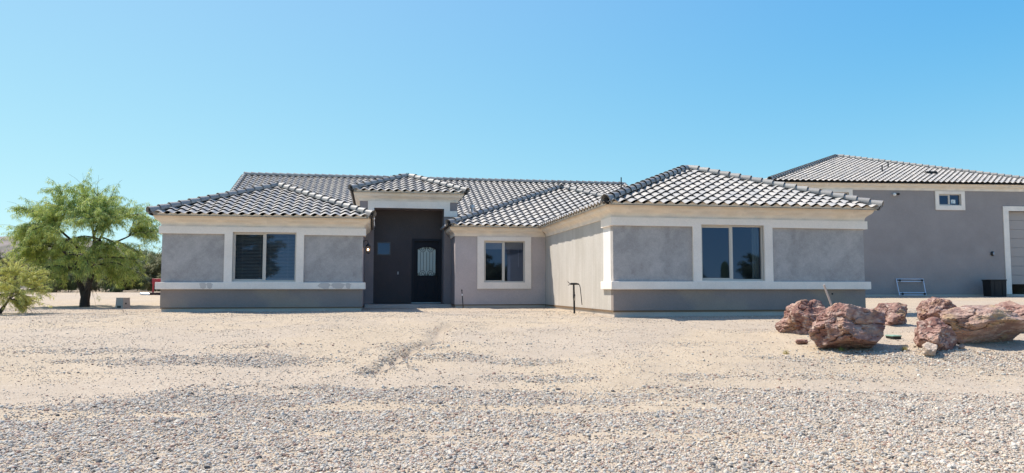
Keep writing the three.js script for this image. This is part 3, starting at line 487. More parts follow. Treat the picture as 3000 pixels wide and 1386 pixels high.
{
  const [x, z] = fromG(8.35, 0.6), y = groundY(x, z), B = thing('black_bin', 'square black bin with flat lid standing against garage wall', 'bin', [x, y, z]); B.rotation.y = gAng - 0.1; const mb = M({ color: C(0.008, 0.008, 0.009), roughness: 0.65 });
  const bd = new THREE.BoxGeometry(0.8, 0.82, 0.7), p = bd.attributes.position; for (let i = 0; i < p.count; i++) if (p.getY(i) < 0) { p.setX(i, p.getX(i) * 0.94); p.setZ(i, p.getZ(i) * 0.94); } bd.translate(0, 0.41, 0); bd.computeVertexNormals();
  part('body', strip(bd), mb, B); part('lid', rbox(-0.43, 0.42, 0.82, 0.875, -0.38, 0.38, 0.015), mb, B); part('rib', merge([box(-0.2, -0.18, 0.1, 0.8, 0.335, 0.36), box(0.18, 0.2, 0.1, 0.8, 0.335, 0.36)]), mb, B);
}
console.log('ground');
// ------------------------------------------------------------------ ground
function sandTone(x, z) { const a = fbm(x * 0.28, z * 0.42, 4, 101), b = fbm(x * 1.1, z * 1.1, 3, 107), t = sstep(0.38, 0.62, a * 0.7 + b * 0.3); const k = 0.92 + 0.16 * b; return [lerp(0.98, 1.015, t) * k, lerp(0.985, 1.0, t) * k, lerp(1.01, 0.96, t) * k]; }
const texSand = colorTex(2048, 5.3, (u, v) => {
  const f = vn(u * 1500, v * 1500, 111, 1500), g = fbm(u * 320, v * 320, 3, 113, 320), l = fbm(u * 26, v * 26, 3, 117, 26);
  let c = mixc([0.378, 0.295, 0.21], [0.487, 0.394, 0.292], 0.5 * l + 0.5 * g); const k = 0.84 + 0.3 * f; c = c.map((q) => q * k);
  const s = vn(u * 560, v * 560, 119, 560), s2 = vn(u * 300, v * 300, 123, 300); if (s > 0.8) c = mixc(c, s2 > 0.42 ? [0.2, 0.165, 0.135] : [0.6, 0.55, 0.48], 0.8); return c;
});
const bumpSand = grayTex(1024, 2.6, (u, v) => 0.5 * fbm(u * 60, v * 60, 4, 131, 60) + 0.5 * vn(u * 400, v * 400, 133, 400));
const mSand = M({ map: texSand, bumpMap: bumpSand, bumpScale: 0.012, roughness: 0.97, vertexColors: true });
function axis(list) { const o = []; for (const [a, b, s] of list) for (let x = a; x < b - 1e-6; x += s) o.push(x); o.push(list[list.length - 1][1]); return o; }
{
  // one sheet on a grid in the ground frame: fine where the lot lies, coarse to the horizon
  const xs = axis([[-1400, -300, 100], [-300, -60, 15], [-60, -18, 1.5], [-18, 24, 0.15], [24, 70, 1.5], [70, 310, 15], [310, 1410, 100]]), ds = axis([[-120, -10, 5], [-10, 4, 0.7], [4, 24, 0.09], [24, 42, 0.3], [42, 80, 1.5], [80, 320, 12], [320, 2400, 130]]);
  const nx = xs.length, nd = ds.length, pos = new Float32Array(nx * nd * 3), col = new Float32Array(nx * nd * 3), uv = new Float32Array(nx * nd * 2), idx = [];
  for (let j = 0; j < nd; j++) for (let i = 0; i < nx; i++) { const k = j * nx + i, x = wx(xs[i], ds[j]), z = wz(xs[i], ds[j]); pos[k * 3] = x; pos[k * 3 + 1] = groundY(x, z); pos[k * 3 + 2] = z; const c = sandTone(x, z); col.set(c, k * 3); uv[k * 2] = x; uv[k * 2 + 1] = -z; }
  for (let j = 0; j < nd - 1; j++) for (let i = 0; i < nx - 1; i++) { const a = j * nx + i, b = a + 1, c = a + nx, d = c + 1; idx.push(a, b, d, a, d, c); }
  const g = new THREE.BufferGeometry(); g.setAttribute('position', new THREE.BufferAttribute(pos, 3)); g.setAttribute('color', new THREE.BufferAttribute(col, 3)); g.setAttribute('uv', new THREE.BufferAttribute(uv, 2)); g.setIndex(idx); g.computeVertexNormals();
  const o = part('ground', g, mSand, scene); o.userData = { kind: 'structure', label: 'pale sandy desert ground sloping up to the house', category: 'ground' };
}
// gravel: where the crushed rock lies on the lot, in the ground frame (X, D, half sizes, weight)
const patches = [[-4.9, 13.2, 2.2, 0.42, 0.8], [-7.6, 14.0, 1.6, 0.3, 0.35], [-1.0, 13.6, 0.7, 0.35, 0.7], [0.25, 13.2, 0.65, 0.25, 0.7], [0.55, 12.0, 0.85, 0.3, 0.9], [2.9, 11.95, 0.5, 0.25, 0.6], [7.6, 13.3, 2.6, 0.5, 1], [8.4, 12.6, 2.4, 0.5, 0.45], [-2.0, 14.6, 0.6, 0.5, 0.35], [5.0, 12.0, 1.4, 0.3, 0.4]];
const edge = [[-12, 9.6], [-7.5, 9.75], [-6.2, 10.0], [-5, 10.9], [-3, 11.2], [-1.6, 10.8], [0, 10.95], [2, 11.1], [3.6, 11.1], [5, 10.7], [6.5, 10.5], [8.5, 10.2], [14, 10.0]];
function edgeD(X) { let i = 0; while (i < edge.length - 2 && X > edge[i + 1][0]) i++; const [a, p] = edge[i], [b, q] = edge[i + 1]; return lerp(p, q, Math.max(0, Math.min(1, (X - a) / (b - a)))); }
function gravelAt(X, D) {
  const n = fbm(X * 0.9, D * 2.2, 4, 201), n2 = fbm(X * 0.5 + 7, D * 1.6, 3, 207); let d = sstep(0.35, -0.35, D - edgeD(X) + (n - 0.5) * 1.3);
  d *= 1 - 0.8 * sstep(0.57, 0.66, n2) * sstep(7.4, 8.6, D);            // bare sandy wheel marks
  for (const [px, pd, rx, rd, w] of [[0.9, 9.75, 1.3, 0.3, 0.85], [-7.6, 10.1, 1.8, 0.22, 0.7], [-1.2, 9.9, 1.3, 0.2, 0.6], [2.3, 10.1, 0.7, 0.22, 0.6]]) { const q = ((X - px) / rx) ** 2 + ((D - pd) / rd) ** 2; d *= 1 - w * sstep(1.4, 0.5, q + (n - 0.5)); }
  for (const [px, pd, rx, rd, w] of patches) { const q = ((X - px) / rx) ** 2 + ((D - pd) / rd) ** 2; d = Math.max(d, w * 0.8 * sstep(1.9, 0.1, q + (n - 0.5) * 3.2)); }
  d = Math.max(d, 0.5 * sstep(0.45, 0.05, rillDist(X, D)));
  return Math.max(d * (0.72 + 0.28 * sstep(0.35, 0.6, fbm(X * 3, D * 4, 3, 211))), 0.012 + 0.09 * sstep(0.58, 0.74, n));
}
function stoneGeo(seed) { const g = new THREE.IcosahedronGeometry(1, 1), p = g.attributes.position; const r = rng(seed), o = [r() * 9, r() * 9, r() * 9]; for (let i = 0; i < p.count; i++) { const x = p.getX(i), y = p.getY(i), z = p.getZ(i), k = 0.72 + 0.56 * vn3(x * 1.3 + o[0], y * 1.3 + o[1], z * 1.3 + o[2], seed); p.setXYZ(i, x * k, y * k * 0.62, z * k * 0.82); } g.computeVertexNormals(); return strip(g); }
const mStone = M({ color: 0xffffff, roughness: 0.85 });
const stoneCols = [[0.57, 0.51, 0.44], [0.49, 0.465, 0.43], [0.58, 0.475, 0.38], [0.40, 0.385, 0.365], [0.52, 0.40, 0.33], [0.66, 0.6, 0.52], [0.15, 0.14, 0.135], [0.36, 0.235, 0.185], [0.6, 0.54, 0.475], [0.52, 0.46, 0.39]];
function scatter(name, label, area, perM2, size, accept, sink, seed) {
  const r = rng(seed), G = new THREE.Group(); G.name = name; G.userData = { kind: 'stuff', label, category: name.split('_').pop() }; scene.add(G);
  const lists = [[], [], [], []]; const [D0, D1, sl, mg] = area; const tot = ((sl * (D0 + D1) / 2 + mg) * 2 * (D1 - D0)) * perM2;
  for (let n = 0; n < tot; n++) { const D = Math.sqrt(lerp(D0 * D0, D1 * D1, r())), X = (r() * 2 - 1) * (sl * D + mg); const q = accept(X, D); if (r() > q) continue; lists[Math.floor(r() * 4)].push([X, D, size(r, q), r() * 6.283, (r() - 0.5) * 0.7, (r() - 0.5) * 0.7, r(), r()]); }
  const m = new THREE.Matrix4(), qt = new THREE.Quaternion(), e = new THREE.Euler(), c = new THREE.Color(); let count = 0;
  lists.forEach((l, k) => {
    const im = new THREE.InstancedMesh(stoneGeo(seed + k), mStone, l.length); im.name = name + '_stones'; im.castShadow = im.receiveShadow = true;
    l.forEach(([X, D, s, a, b, d, u, w], i) => { const x = wx(X, D), z = wz(X, D); e.set(b, a, d); qt.setFromEuler(e); m.compose(new THREE.Vector3(x, groundY(x, z) + s * sink, z), qt, new THREE.Vector3(s, s * (0.65 + 0.75 * w), s)); im.setMatrixAt(i, m); const q = stoneCols[Math.floor(u * stoneCols.length)], v = 0.71 + 0.34 * w; im.setColorAt(i, c.setRGB(q[0] * v, q[1] * v * 0.98, q[2] * v * 0.93)); });
    im.userData.kind = 'stuff'; G.add(im); count += l.length;
  });
  console.log(name, count);
}
scatter('gravel', 'grey and tan crushed gravel spread over the drive', [4.8, 15.2, 0.72, 0.9], 2300, (r) => 0.007 + 0.011 * r() * r() + (r() < 0.06 ? 0.012 * r() + 0.005 : 0), (X, D) => gravelAt(X, D), 0.3, 301);
scatter('pebbles', 'small loose pebbles strewn over the sandy slope', [9, 27, 0.76, 2.5], 320, (r) => 0.004 + 0.0065 * r() + (r() < 0.05 ? 0.012 * r() : 0), (X, D) => (D > 24 && X > -9.5 ? 0.25 : 1) * (0.25 + 0.9 * sstep(0.4, 0.7, fbm(X * 1.2, D * 1.8, 3, 333))), 0.25, 401);

// ------------------------------------------------------------------ boulders
console.log('boulders');
function boulder(name, label, X, D, size, seed, yaw, planes, group, opt = {}) {
  const det = opt.detail ?? 34, g0 = new THREE.IcosahedronGeometry(1, det), p = g0.attributes.position, n = p.count, col = new Float32Array(n * 3), r = rng(seed), pl = planes.map(([x, y, z, d]) => { const l = Math.hypot(x, y, z); return [x / l, y / l, z / l, d]; });
  for (let k = 0; k < 26; k++) { const t = r() * 6.28, y = r() * 1.7 - 0.7, q = Math.sqrt(Math.max(0, 1 - y * y)); pl.push([Math.cos(t) * q, y, Math.sin(t) * q, 0.76 + 0.22 * r()]); }
  const o = seed * 3.17, cr = Math.cos(yaw), sr = Math.sin(yaw); const f = opt.freq ?? 1; let miny = 9;
  for (let i = 0; i < n; i++) {
    const x = p.getX(i), y = p.getY(i), z = p.getZ(i); let s = 1.02; for (const [a, b, c, d] of pl) { const q = a * x + b * y + c * z; if (q > 0.05) s = Math.min(s, d / q); }
    const X1 = x * s, Y1 = y * s, Z1 = z * s; const rid = (k, oct, sd) => { let v = 0, a = 1, w = 0, xx = X1 * k + o, yy = Y1 * k * 1.5, zz = Z1 * k - o; for (let q = 0; q < oct; q++) { v += a * (1 - Math.abs(2 * vn3(xx, yy, zz, sd + q) - 1)); w += a; a *= 0.55; xx *= 2.1; yy *= 2.1; zz *= 2.1; } return v / w; };
    const big = fbm3(X1 * 1.6 + o, Y1 * 1.6, Z1 * 1.6, 3, seed), rd = rid(2.6 * f, 5, seed + 5), st = Math.floor(4.2 * fbm3(X1 * 2.6 - o, Y1 * 3.6, Z1 * 2.6, 3, seed + 9) * 2) / 8.4;
    const ck = Math.abs(fbm3(X1 * 1.9 + o, Y1 * 2.6, Z1 * 1.9 - o, 3, seed + 51) - 0.5), crack = ck < 0.026 ? (1 - ck / 0.026) * 0.11 : 0, cell = Math.floor(fbm3(X1 * 3.2 + o, Y1 * 4.2, Z1 * 3.2, 2, seed + 53) * 9) / 9;
    const k = s * (1 + (big - 0.5) * 0.2 + (rd - 0.62) * 0.1 * (opt.rough ?? 1) + (st - 0.5) * 0.14 + (cell - 0.5) * 0.2 * (opt.rough ?? 1) - crack);
    let a = x * k * size[0] / 2, b = y * k * size[1] / 2, c = z * k * size[2] / 2; const ax = a * cr + c * sr, az = -a * sr + c * cr; p.setXYZ(i, ax, b, az); miny = Math.min(miny, b);
    const m1 = fbm3(X1 * 2.2 + o, Y1 * 2.8, Z1 * 2.2, 4, seed + 31), m2 = fbm3(X1 * 7 - o, Y1 * 9, Z1 * 7, 4, seed + 37), vein = 1 - Math.abs(2 * fbm3(X1 * 4 + o, Y1 * 6 - o, Z1 * 4, 4, seed + 41) - 1);
    let cc = mixc([0.225, 0.105, 0.08], [0.385, 0.235, 0.185], sstep(0.34, 0.64, m1)); cc = mixc(cc, [0.5, 0.39, 0.31], sstep(0.54, 0.74, m2) * 0.7); cc = mixc(cc, [0.37, 0.235, 0.12], sstep(0.54, 0.68, fbm3(X1 * 3 + 5, Y1 * 3, Z1 * 3 + o, 3, seed + 43)) * (opt.ochre ?? 0.5)); cc = mixc(cc, [0.16, 0.075, 0.06], sstep(0.8, 0.95, vein) * 0.6); if (opt.pale) cc = mixc(cc, [0.6, 0.53, 0.42], opt.pale);
    const kk = 0.85 + 0.3 * m2; col.set([cc[0] * kk, cc[1] * kk, cc[2] * kk], i * 3);
  }
  const sinkY = opt.sink ?? 0.1; p.needsUpdate = true; g0.setAttribute('color', new THREE.BufferAttribute(col, 3)); g0.translate(0, -miny - sinkY * size[1], 0); g0.computeVertexNormals();
  const mesh = new THREE.Mesh(g0, mRock); mesh.name = numbered(name); mesh.castShadow = mesh.receiveShadow = true; mesh.position.set(...onGround(X, D, opt.category ? 0 : -0.085)); mesh.userData = { label, category: 'boulder', ...(group ? { group } : {}) }; if (opt.category) mesh.userData.category = opt.category; scene.add(mesh); return mesh;
}
const mRock = M({ vertexColors: true, roughness: 0.88, bumpMap: bumpSmooth, bumpScale: 0.01 });
const BG = 'red boulders in a row by the drive';
boulder('boulder', 'large red boulder with undercut dark right face casting a wide shadow', 6.28, 14.15, [1.92, 1.14, 1.2], 11, 0.35, [[0.95, -0.35, 0.55, 0.62], [-0.35, -0.9, 0.4, 0.62], [0.25, 0.95, 0.1, 0.72], [-0.2, 0.35, 0.9, 0.72], [-0.8, 0.5, 0.2, 0.8]], BG, { ochre: 0.3 });
boulder('boulder', 'rough lumpy red boulder in front of the grey wing wall', 6.22, 15.9, [1.3, 1.05, 1.0], 23, -0.3, [[0.8, 0.5, 0.3, 0.75], [-0.9, 0.3, 0.3, 0.82], [0, -1, 0, 0.6]], BG, { rough: 1.35, ochre: 0.4 });
boulder('boulder', 'rounded boulder with smooth brown flank beside the garage yard', 8.6, 17.3, [0.95, 0.82, 0.9], 37, 0.2, [[0.6, -0.1, 0.75, 0.7], [-0.6, 0.6, 0.5, 0.75], [0, -1, 0, 0.7]], BG, { ochre: 0.8, rough: 0.8 });
boulder('boulder', 'dark boulder overhanging behind the small pointed rock', 8.75, 15.6, [0.9, 0.98, 0.8], 41, 0.1, [[-0.2, -0.6, 0.85, 0.45], [0, 0.95, 0.1, 0.75], [0.3, -0.9, 0.3, 0.5], [-0.8, -0.5, 0.2, 0.75]], BG, { rough: 1.3, sink: 0.02 });
boulder('boulder', 'small pointed pink boulder leaning on its larger neighbours', 7.78, 13.95, [0.92, 0.7, 0.7], 53, 0.2, [[0.85, 0.45, 0.2, 0.62], [-0.75, 0.6, 0.25, 0.68], [0.1, 0.2, 0.95, 0.7], [0.9, -0.1, -0.2, 0.75]], BG, { ochre: 0.2, rough: 0.8 });
boulder('boulder', 'widest boulder, flat pale top and smooth ochre underside', 9.05, 14.6, [1.95, 0.92, 1.3], 61, 0.05, [[0.1, -0.6, 0.8, 0.55], [0.0, 0.97, 0.2, 0.72], [-0.85, -0.3, 0.4, 0.85], [0.6, -0.5, 0.55, 0.78]], BG, { ochre: 0.95, pale: 0.12 });
boulder('boulder', 'pink peaked boulder behind the widest boulder', 10.7, 16.2, [1.2, 0.8, 0.9], 71, 0.4, [[0.6, 0.7, 0.3, 0.62], [-0.65, 0.7, 0.2, 0.64]], BG, { ochre: 0.1 });
boulder('rock', 'pale tan angular rock at the foot of pointed pink boulder', 7.42, 13.5, [0.42, 0.26, 0.28], 83, 0.5, [[-0.6, 0.7, 0.3, 0.6], [0.5, -0.2, 0.85, 0.6]], null, { detail: 12, pale: 0.5, category: 'rock' });
boulder('rock', 'little pink rock beside the small pointed boulder', 8.12, 13.75, [0.13, 0.1, 0.1], 85, 0.2, [[-0.6, 0.7, 0.3, 0.7]], null, { detail: 8, pale: 0.25, category: 'rock' });
boulder('rock', 'flat brown stone lying left of the undercut red boulder', 5.55, 14.6, [0.3, 0.13, 0.2], 87, 0.1, [[0, 1, 0.2, 0.6]], null, { detail: 10, category: 'rock' });
boulder('rock', 'broken brown chunk tucked under undercut red boulder', 5.85, 14.5, [0.18, 0.14, 0.14], 89, 0.7, [[0.3, 0.8, 0.4, 0.6]], null, { detail: 8, category: 'rock' });
{ // wooden stake
  const [x, y, z] = onGround(6.62, 15.1), s = thing('wooden_stake', 'bare wooden stake leaning up behind the red boulders', 'stake', [x, y - 0.1, z]);
  const g = new THREE.BoxGeometry(0.034, 1.25, 0.02, 1, 8, 1); g.translate(0, 0.625, 0); g.rotateZ(0.36); part('stick', boxUV(g), M({ color: C(0.58, 0.47, 0.38), roughness: 0.85 }), s);
}
{ // valve box lid
  const [x, y, z] = onGround(7.72, 15.4), s = thing('valve_box', 'small green valve box lid sitting between the boulders', 'valve box', [x, y, z]);
  part('lid', rbox(-0.1, 0.1, 0.05, 0.075, -0.13, 0.13, 0.01), M({ color: C(0.2, 0.33, 0.25), roughness: 0.6 }), s); part('body', box(-0.085, 0.085, -0.06, 0.05, -0.115, 0.115), mBlack, s);
}
// ------------------------------------------------------------------ small things by the house
{ // yard hydrant
  const [x, y, z] = onGround(1.81, 22.1), s = thing('yard_hydrant', 'black yard hydrant pipe standing before the sunlit wall', 'hydrant', [x, y, z]);
  part('pipe', merge([bar([0.01, -0.1, 0], [-0.01, 0.84, 0], 0.029, 0.027, 10), bar([0, 0.44, 0], [0, 0.56, 0], 0.036, 0.036, 10)]), mBlack, s);
  part('head', merge([rbox(-0.1, 0.09, 0.83, 0.89, -0.035, 0.035, 0.015), bar([0.08, 0.86, 0], [0.15, 0.85, 0], 0.025, 0.022, 8)]), mBlack, s);
  part('handle', merge([tube([[-0.08, 0.86, 0], [-0.14, 0.88, 0], [-0.19, 0.93, 0]], 0.01, 10, 6), bar([-0.1, 0.85, 0], [-0.18, 0.82, 0], 0.009)]), mIron, s);
  part('hose', tube([[0.15, 0.85, 0], [0.18, 0.78, 0], [0.2, 0.6, 0.01], [0.22, 0.42, 0.0], [0.24, 0.25, -0.01]], 0.012, 24, 6), mBlack, s);
  part('tag', rbox(-0.005, 0.03, 0.38, 0.5, 0.028, 0.034, 0.002), M({ color: C(0.5, 0.42, 0.32), roughness: 0.8 }), s);
}
{ // marker stake at the set-back wall
  const [x, y, z] = onGround(-1.77, 27.2), s = thing('marker_rod', 'thin black rod with white tag by the set-back wall', 'rod', [x, y, z]);
  part('rod', bar([0.03, -0.1, 0], [-0.03, 0.62, 0], 0.018, 0.016, 8), mBlack, s); part('tag', strip(new THREE.CylinderGeometry(0.022, 0.022, 0.07, 8).translate(-0.02, 0.47, 0)), M({ color: C(0.75, 0.75, 0.75), roughness: 0.6 }), s); part('tip', bar([-0.03, 0.6, 0], [-0.032, 0.66, 0], 0.024, 0.02, 8), mBlack, s);
}
{ // grey service box by the tree
  const [x, y, z] = onGround(-13.95, 27.2), s = thing('service_box', 'squat grey service box on bare ground by the tree', 'box', [x, y, z]); s.rotation.y = -0.65;
  const g = new THREE.BoxGeometry(0.42, 0.38, 0.3), p = g.attributes.position; for (let i = 0; i < p.count; i++) if (p.getY(i) > 0) { p.setX(i, p.getX(i) * 0.88); p.setZ(i, p.getZ(i) * 0.88); } g.translate(0, 0.17, 0); g.computeVertexNormals(); part('body', boxUV(g), stucco(texTrim, 0.003, bumpFine, { color: C(0.5, 0.49, 0.48) }), s);
  part('lid', rbox(-0.2, 0.2, 0.345, 0.365, -0.145, 0.145, 0.006), mConcrete, s); part('opening', rbox(-0.1, 0.1, 0.0, 0.08, 0.145, 0.155, 0.004), mBlack, s); part('knockout', strip(new THREE.CylinderGeometry(0.03, 0.03, 0.02, 12).rotateZ(Math.PI / 2).translate(0.2, 0.16, 0.03)), mBlack, s); part('conduit', bar([-0.19, 0.29, 0], [-0.29, 0.29, 0], 0.012), mBlack, s);
}
{ // red implement standing behind the wing
  const [x, y, z] = onGround(-19.7, 42), s = thing('trailer_jack', 'red trailer tongue and jack post behind the house corner', 'trailer'); s.position.set(x, y, z); s.rotation.y = -0.2; const mr = M({ color: C(0.36, 0.02, 0.03), roughness: 0.45 });
  part('post', merge([rbox(-0.22, 0.3, 0.62, 0.9, -0.12, 0.12, 0.02), bar([-0.2, 0.1, 0], [-0.18, 0.65, 0], 0.05, 0.05, 8)]), mr, s);
  part('foot', merge([rbox(-0.34, 0.5, -0.02, 0.14, -0.2, 0.2, 0.02)]), M({ color: C(0.03, 0.008, 0.01), roughness: 0.6 }), s);
  part('tongue', merge([bar([-0.4, 0.0, 0.1], [1.2, 0.22, 0.1], 0.045, 0.045, 6), bar([0.2, 0.12, -0.1], [1.2, 0.2, -0.1], 0.05, 0.05, 6)]), mr, s);
  part('cylinder', merge([bar([-0.72, 0.06, 0.25], [-0.25, 0.03, 0.25], 0.08, 0.08, 16), strip(new THREE.SphereGeometry(0.08, 14, 10).translate(-0.72, 0.06, 0.25))]), M({ color: C(0.7, 0.72, 0.75), roughness: 0.3, metalness: 0.5 }), s);
  part('lever', bar([-0.22, 0.55, 0], [-0.5, 0.85, 0], 0.015), mBlack, s);
}
{ // far house
  const D = 190, X = -86.5, [x, y, z] = onGround(X, D), s = thing('far_house', 'distant brown gabled house half hidden behind house corner', 'house', [x, y + 3.2, z]); s.rotation.y = 0.5;
  const sh = new THREE.Shape([[-4, -4], [4, -4], [4, 0.7], [0, 3], [-4, 0.7]].map((p) => new THREE.Vector2(...p))); const g = new THREE.ExtrudeGeometry(sh, { depth: 14, bevelEnabled: false }); g.translate(0, 0, -14); part('wall', boxUV(g), M({ color: C(0.26, 0.16, 0.12), roughness: 0.9 }), s);
  const rf = (a, b) => { const t = new THREE.BoxGeometry(5, 0.16, 14.8); t.translate(a * 2.3, 0, 0); t.rotateZ(-a * 0.52); t.translate(0, 3.1, -7); return strip(t); }; part('roof', merge([rf(1), rf(-1)]), M({ color: C(0.62, 0.6, 0.58), roughness: 0.6 }), s);
}
// ------------------------------------------------------------------ hill
{
  const rr = (a) => { const t = a; return 1; }; const xs = [], N = 150, K = 26, pos = [], col = [], idx = [];
  for (let j = 0; j <= K; j++) for (let i = 0; i <= N; i++) {
    const X = lerp(-620, 60, i / N), D = lerp(430, 760, j / K); const u = X / 560; // ridge height by place across
    const ridge = 40 * Math.exp(-(((X + 470) / 120) ** 2)) + 22 * Math.exp(-(((X + 345) / 70) ** 2)) + 15 * Math.exp(-(((X + 180) / 130) ** 2)) + 8 * Math.exp(-(((X - 0) / 120) ** 2)); const s = Math.sin(Math.PI * Math.min(1, j / K * 0.95 + 0.0)) ** 1.0; let y = 0.4 + ridge * Math.sin(Math.min(1, j / K * 1.6) * Math.PI / 2) * (j / K > 0.62 ? 1 - (j / K - 0.62) : 1); const x = wx(X, D), z = wz(X, D); y *= 0.86 + 0.28 * fbm(x * 0.02, z * 0.02, 4, 501) ; y += (fbm(x * 0.12, z * 0.12, 3, 503) - 0.5) * 3 * s; if (j === 0) y = -1;
    pos.push(x, y, z); const t = fbm(x * 0.3, z * 0.3, 3, 507), g = vn(x * 0.5, z * 0.5, 509); let c = mixc([0.17, 0.135, 0.125], [0.27, 0.225, 0.2], t); if (g > 0.66) c = mixc(c, [0.08, 0.09, 0.05], 0.6); col.push(...c);
  }
  for (let j = 0; j < K; j++) for (let i = 0; i < N; i++) { const a = j * (N + 1) + i, b = a + 1, c = a + N + 1, d = c + 1; idx.push(a, b, d, a, d, c); }
  const g = new THREE.BufferGeometry(); g.setAttribute('position', new THREE.Float32BufferAttribute(pos, 3)); g.setAttribute('color', new THREE.Float32BufferAttribute(col, 3)); g.setIndex(idx); g.computeVertexNormals();
  const o = part('hill', g, M({ vertexColors: true, roughness: 1 }), scene); o.userData = { kind: 'structure', label: 'rocky brown hill on the horizon beyond the tree', category: 'hill' };
}
// ------------------------------------------------------------------ trees
console.log('trees');
const mBark = M({ color: C(0.04, 0.032, 0.026), roughness: 0.95 }), mTwig = M({ color: C(0.09, 0.065, 0.045), roughness: 0.95 });
const mLeaf = new THREE.MeshPhysicalMaterial({ color: 0xffffff, roughness: 0.85, transmission: 0.35, thickness: 0, side: THREE.DoubleSide });
const spray = (() => { const t = [], r = rng(9); for (let k = 0; k < 6; k++) { const a = k / 6 * 6.283 + r(), l = 0.11 + 0.07 * r(), w = 0.008 + 0.004 * r(), y = -0.01 * k, o = 0.45 + 0.4 * r(); const dx = Math.cos(a), dz = Math.sin(a), px = -dz * w, pz = dx * w, m = [dx * l * 0.5 * o, y - 0.02, dz * l * 0.5 * o], e = [dx * l * o, y - l * 0.75, dz * l * o]; t.push(0, y, 0, m[0] + px, m[1], m[2] + pz, m[0] - px, m[1], m[2] - pz, m[0] + px, m[1], m[2] + pz, ...e, m[0] - px, m[1], m[2] - pz); } return triGeo(t); })();
function treeParts(root, P) { // P: seed, limbs [[points]], crown ellipsoid c,r ; sub, twig, sprays, colours
  const r = rng(P.seed), wood = [], twigs = [], leaves = []; const V = (a) => new THREE.Vector3(...a);
  const limbPts = [];
  for (const L of P.limbs) { const cv = new THREE.CatmullRomCurve3(L.pts.map(V)), n = 10; for (let i = 0; i < n; i++) { const a = cv.getPoint(i / n), b = cv.getPoint((i + 1) / n); a.x += 0; wood.push(bar(a.toArray(), b.toArray(), lerp(L.r0, L.r1, i / n), lerp(L.r0, L.r1, (i + 1) / n), 8)); } for (let i = 4; i <= 10; i++) limbPts.push([cv.getPoint(i / 10), lerp(L.r0, L.r1, i / 10)]); }
  const c = V(P.c), rad = V(P.r); const limit = (p) => { const q = p.clone().sub(c).divide(rad); return q.length(); };
  const curve = (A, dir, len, droop, wob, rA, rB, sink, k = 6) => { const pts = [A.clone()]; const d = dir.clone().normalize(), p = A.clone(); for (let i = 0; i < k; i++) { d.y -= droop / k; d.x += (r() - 0.5) * wob; d.z += (r() - 0.5) * wob; d.y += (r() - 0.5) * wob * 0.5; d.normalize(); p.addScaledVector(d, len / k); pts.push(p.clone()); } for (let i = 0; i < k; i++) sink.push(bar(pts[i].toArray(), pts[i + 1].toArray(), lerp(rA, rB, i / k), lerp(rA, rB, (i + 1) / k), rA > 0.012 ? 6 : 3)); return pts; };
  const nodes = [];
  for (let k = 0; k < P.boughs; k++) {       // boughs aim at points spread through the crown
    const y = r() * 1.8 - 0.8, t = r() * 6.283, q = Math.sqrt(Math.max(0, 1 - y * y)), f = 0.3 + 0.65 * Math.cbrt(r()); const target = new THREE.Vector3(Math.cos(t) * q * rad.x * f, y * rad.y * f, Math.sin(t) * q * rad.z * f).add(c);
    let best = limbPts[0], bd = 1e9; for (const l of limbPts) { const dd = l[0].distanceTo(target) + Math.max(0, l[0].y - target.y) * 0.8; if (dd < bd) { bd = dd; best = l; } }
    const A = best[0], len = A.distanceTo(target); const d = target.clone().sub(A).normalize(); d.y += 0.35; const pts = curve(A, d, len, 0.7, 0.35, Math.min(best[1] * 0.85, 0.055), 0.012, wood, 7); for (let i = 2; i < pts.length; i++) nodes.push([pts[i], pts[i].clone().sub(pts[i - 1]).normalize()]);
  }
  for (const [A, dir] of nodes) for (let k = 0; k < P.twigs; k++) {
    const out = A.clone().sub(c).divide(rad).normalize(); const d = dir.clone().multiplyScalar(0.5).add(out.multiplyScalar(0.7)).add(new THREE.Vector3(r() - 0.5, r() - 0.35, r() - 0.5).multiplyScalar(1.5)); const len = (0.35 + 0.5 * r()) * P.twigLen; const pts = curve(A, d, len, P.droop * (0.6 + 0.8 * r()), 0.4, 0.006, 0.0025, twigs, 5);
    if (limit(pts[pts.length - 1]) > 1.12 && r() < 0.7) continue;
    for (let i = 0; i < pts.length - 1; i++) for (let m = 0; m < P.sprays; m++) if (!P.clear || Math.abs(pts[i].x) > P.clear[0] * (0.6 + 0.6 * r()) || pts[i].y > P.clear[1] * (0.7 + 0.4 * r())) leaves.push([pts[i].clone().lerp(pts[i + 1], r()), r()]);
  }
  part('trunk', merge(wood), mBark, root); const crown = grp('crown', root); part('twigs', merge(twigs), mTwig, crown);
  const im = new THREE.InstancedMesh(spray, mLeaf, leaves.length); im.name = 'leaves'; im.castShadow = im.receiveShadow = true; im.userData.kind = 'stuff'; const m = new THREE.Matrix4(), e = new THREE.Euler(), q = new THREE.Quaternion(), col = new THREE.Color();
  leaves.forEach(([p, u], i) => { e.set((r() - 0.5) * 1.3, r() * 6.283, (r() - 0.5) * 1.3); q.setFromEuler(e); const s = (0.75 + 0.6 * r()) * P.leaf; m.compose(p, q, new THREE.Vector3(s, s, s)); im.setMatrixAt(i, m); const cc = mixc(P.col[0], P.col[1], u); im.setColorAt(i, col.setRGB(...cc)); }); crown.add(im); console.log('leaves', leaves.length);
}
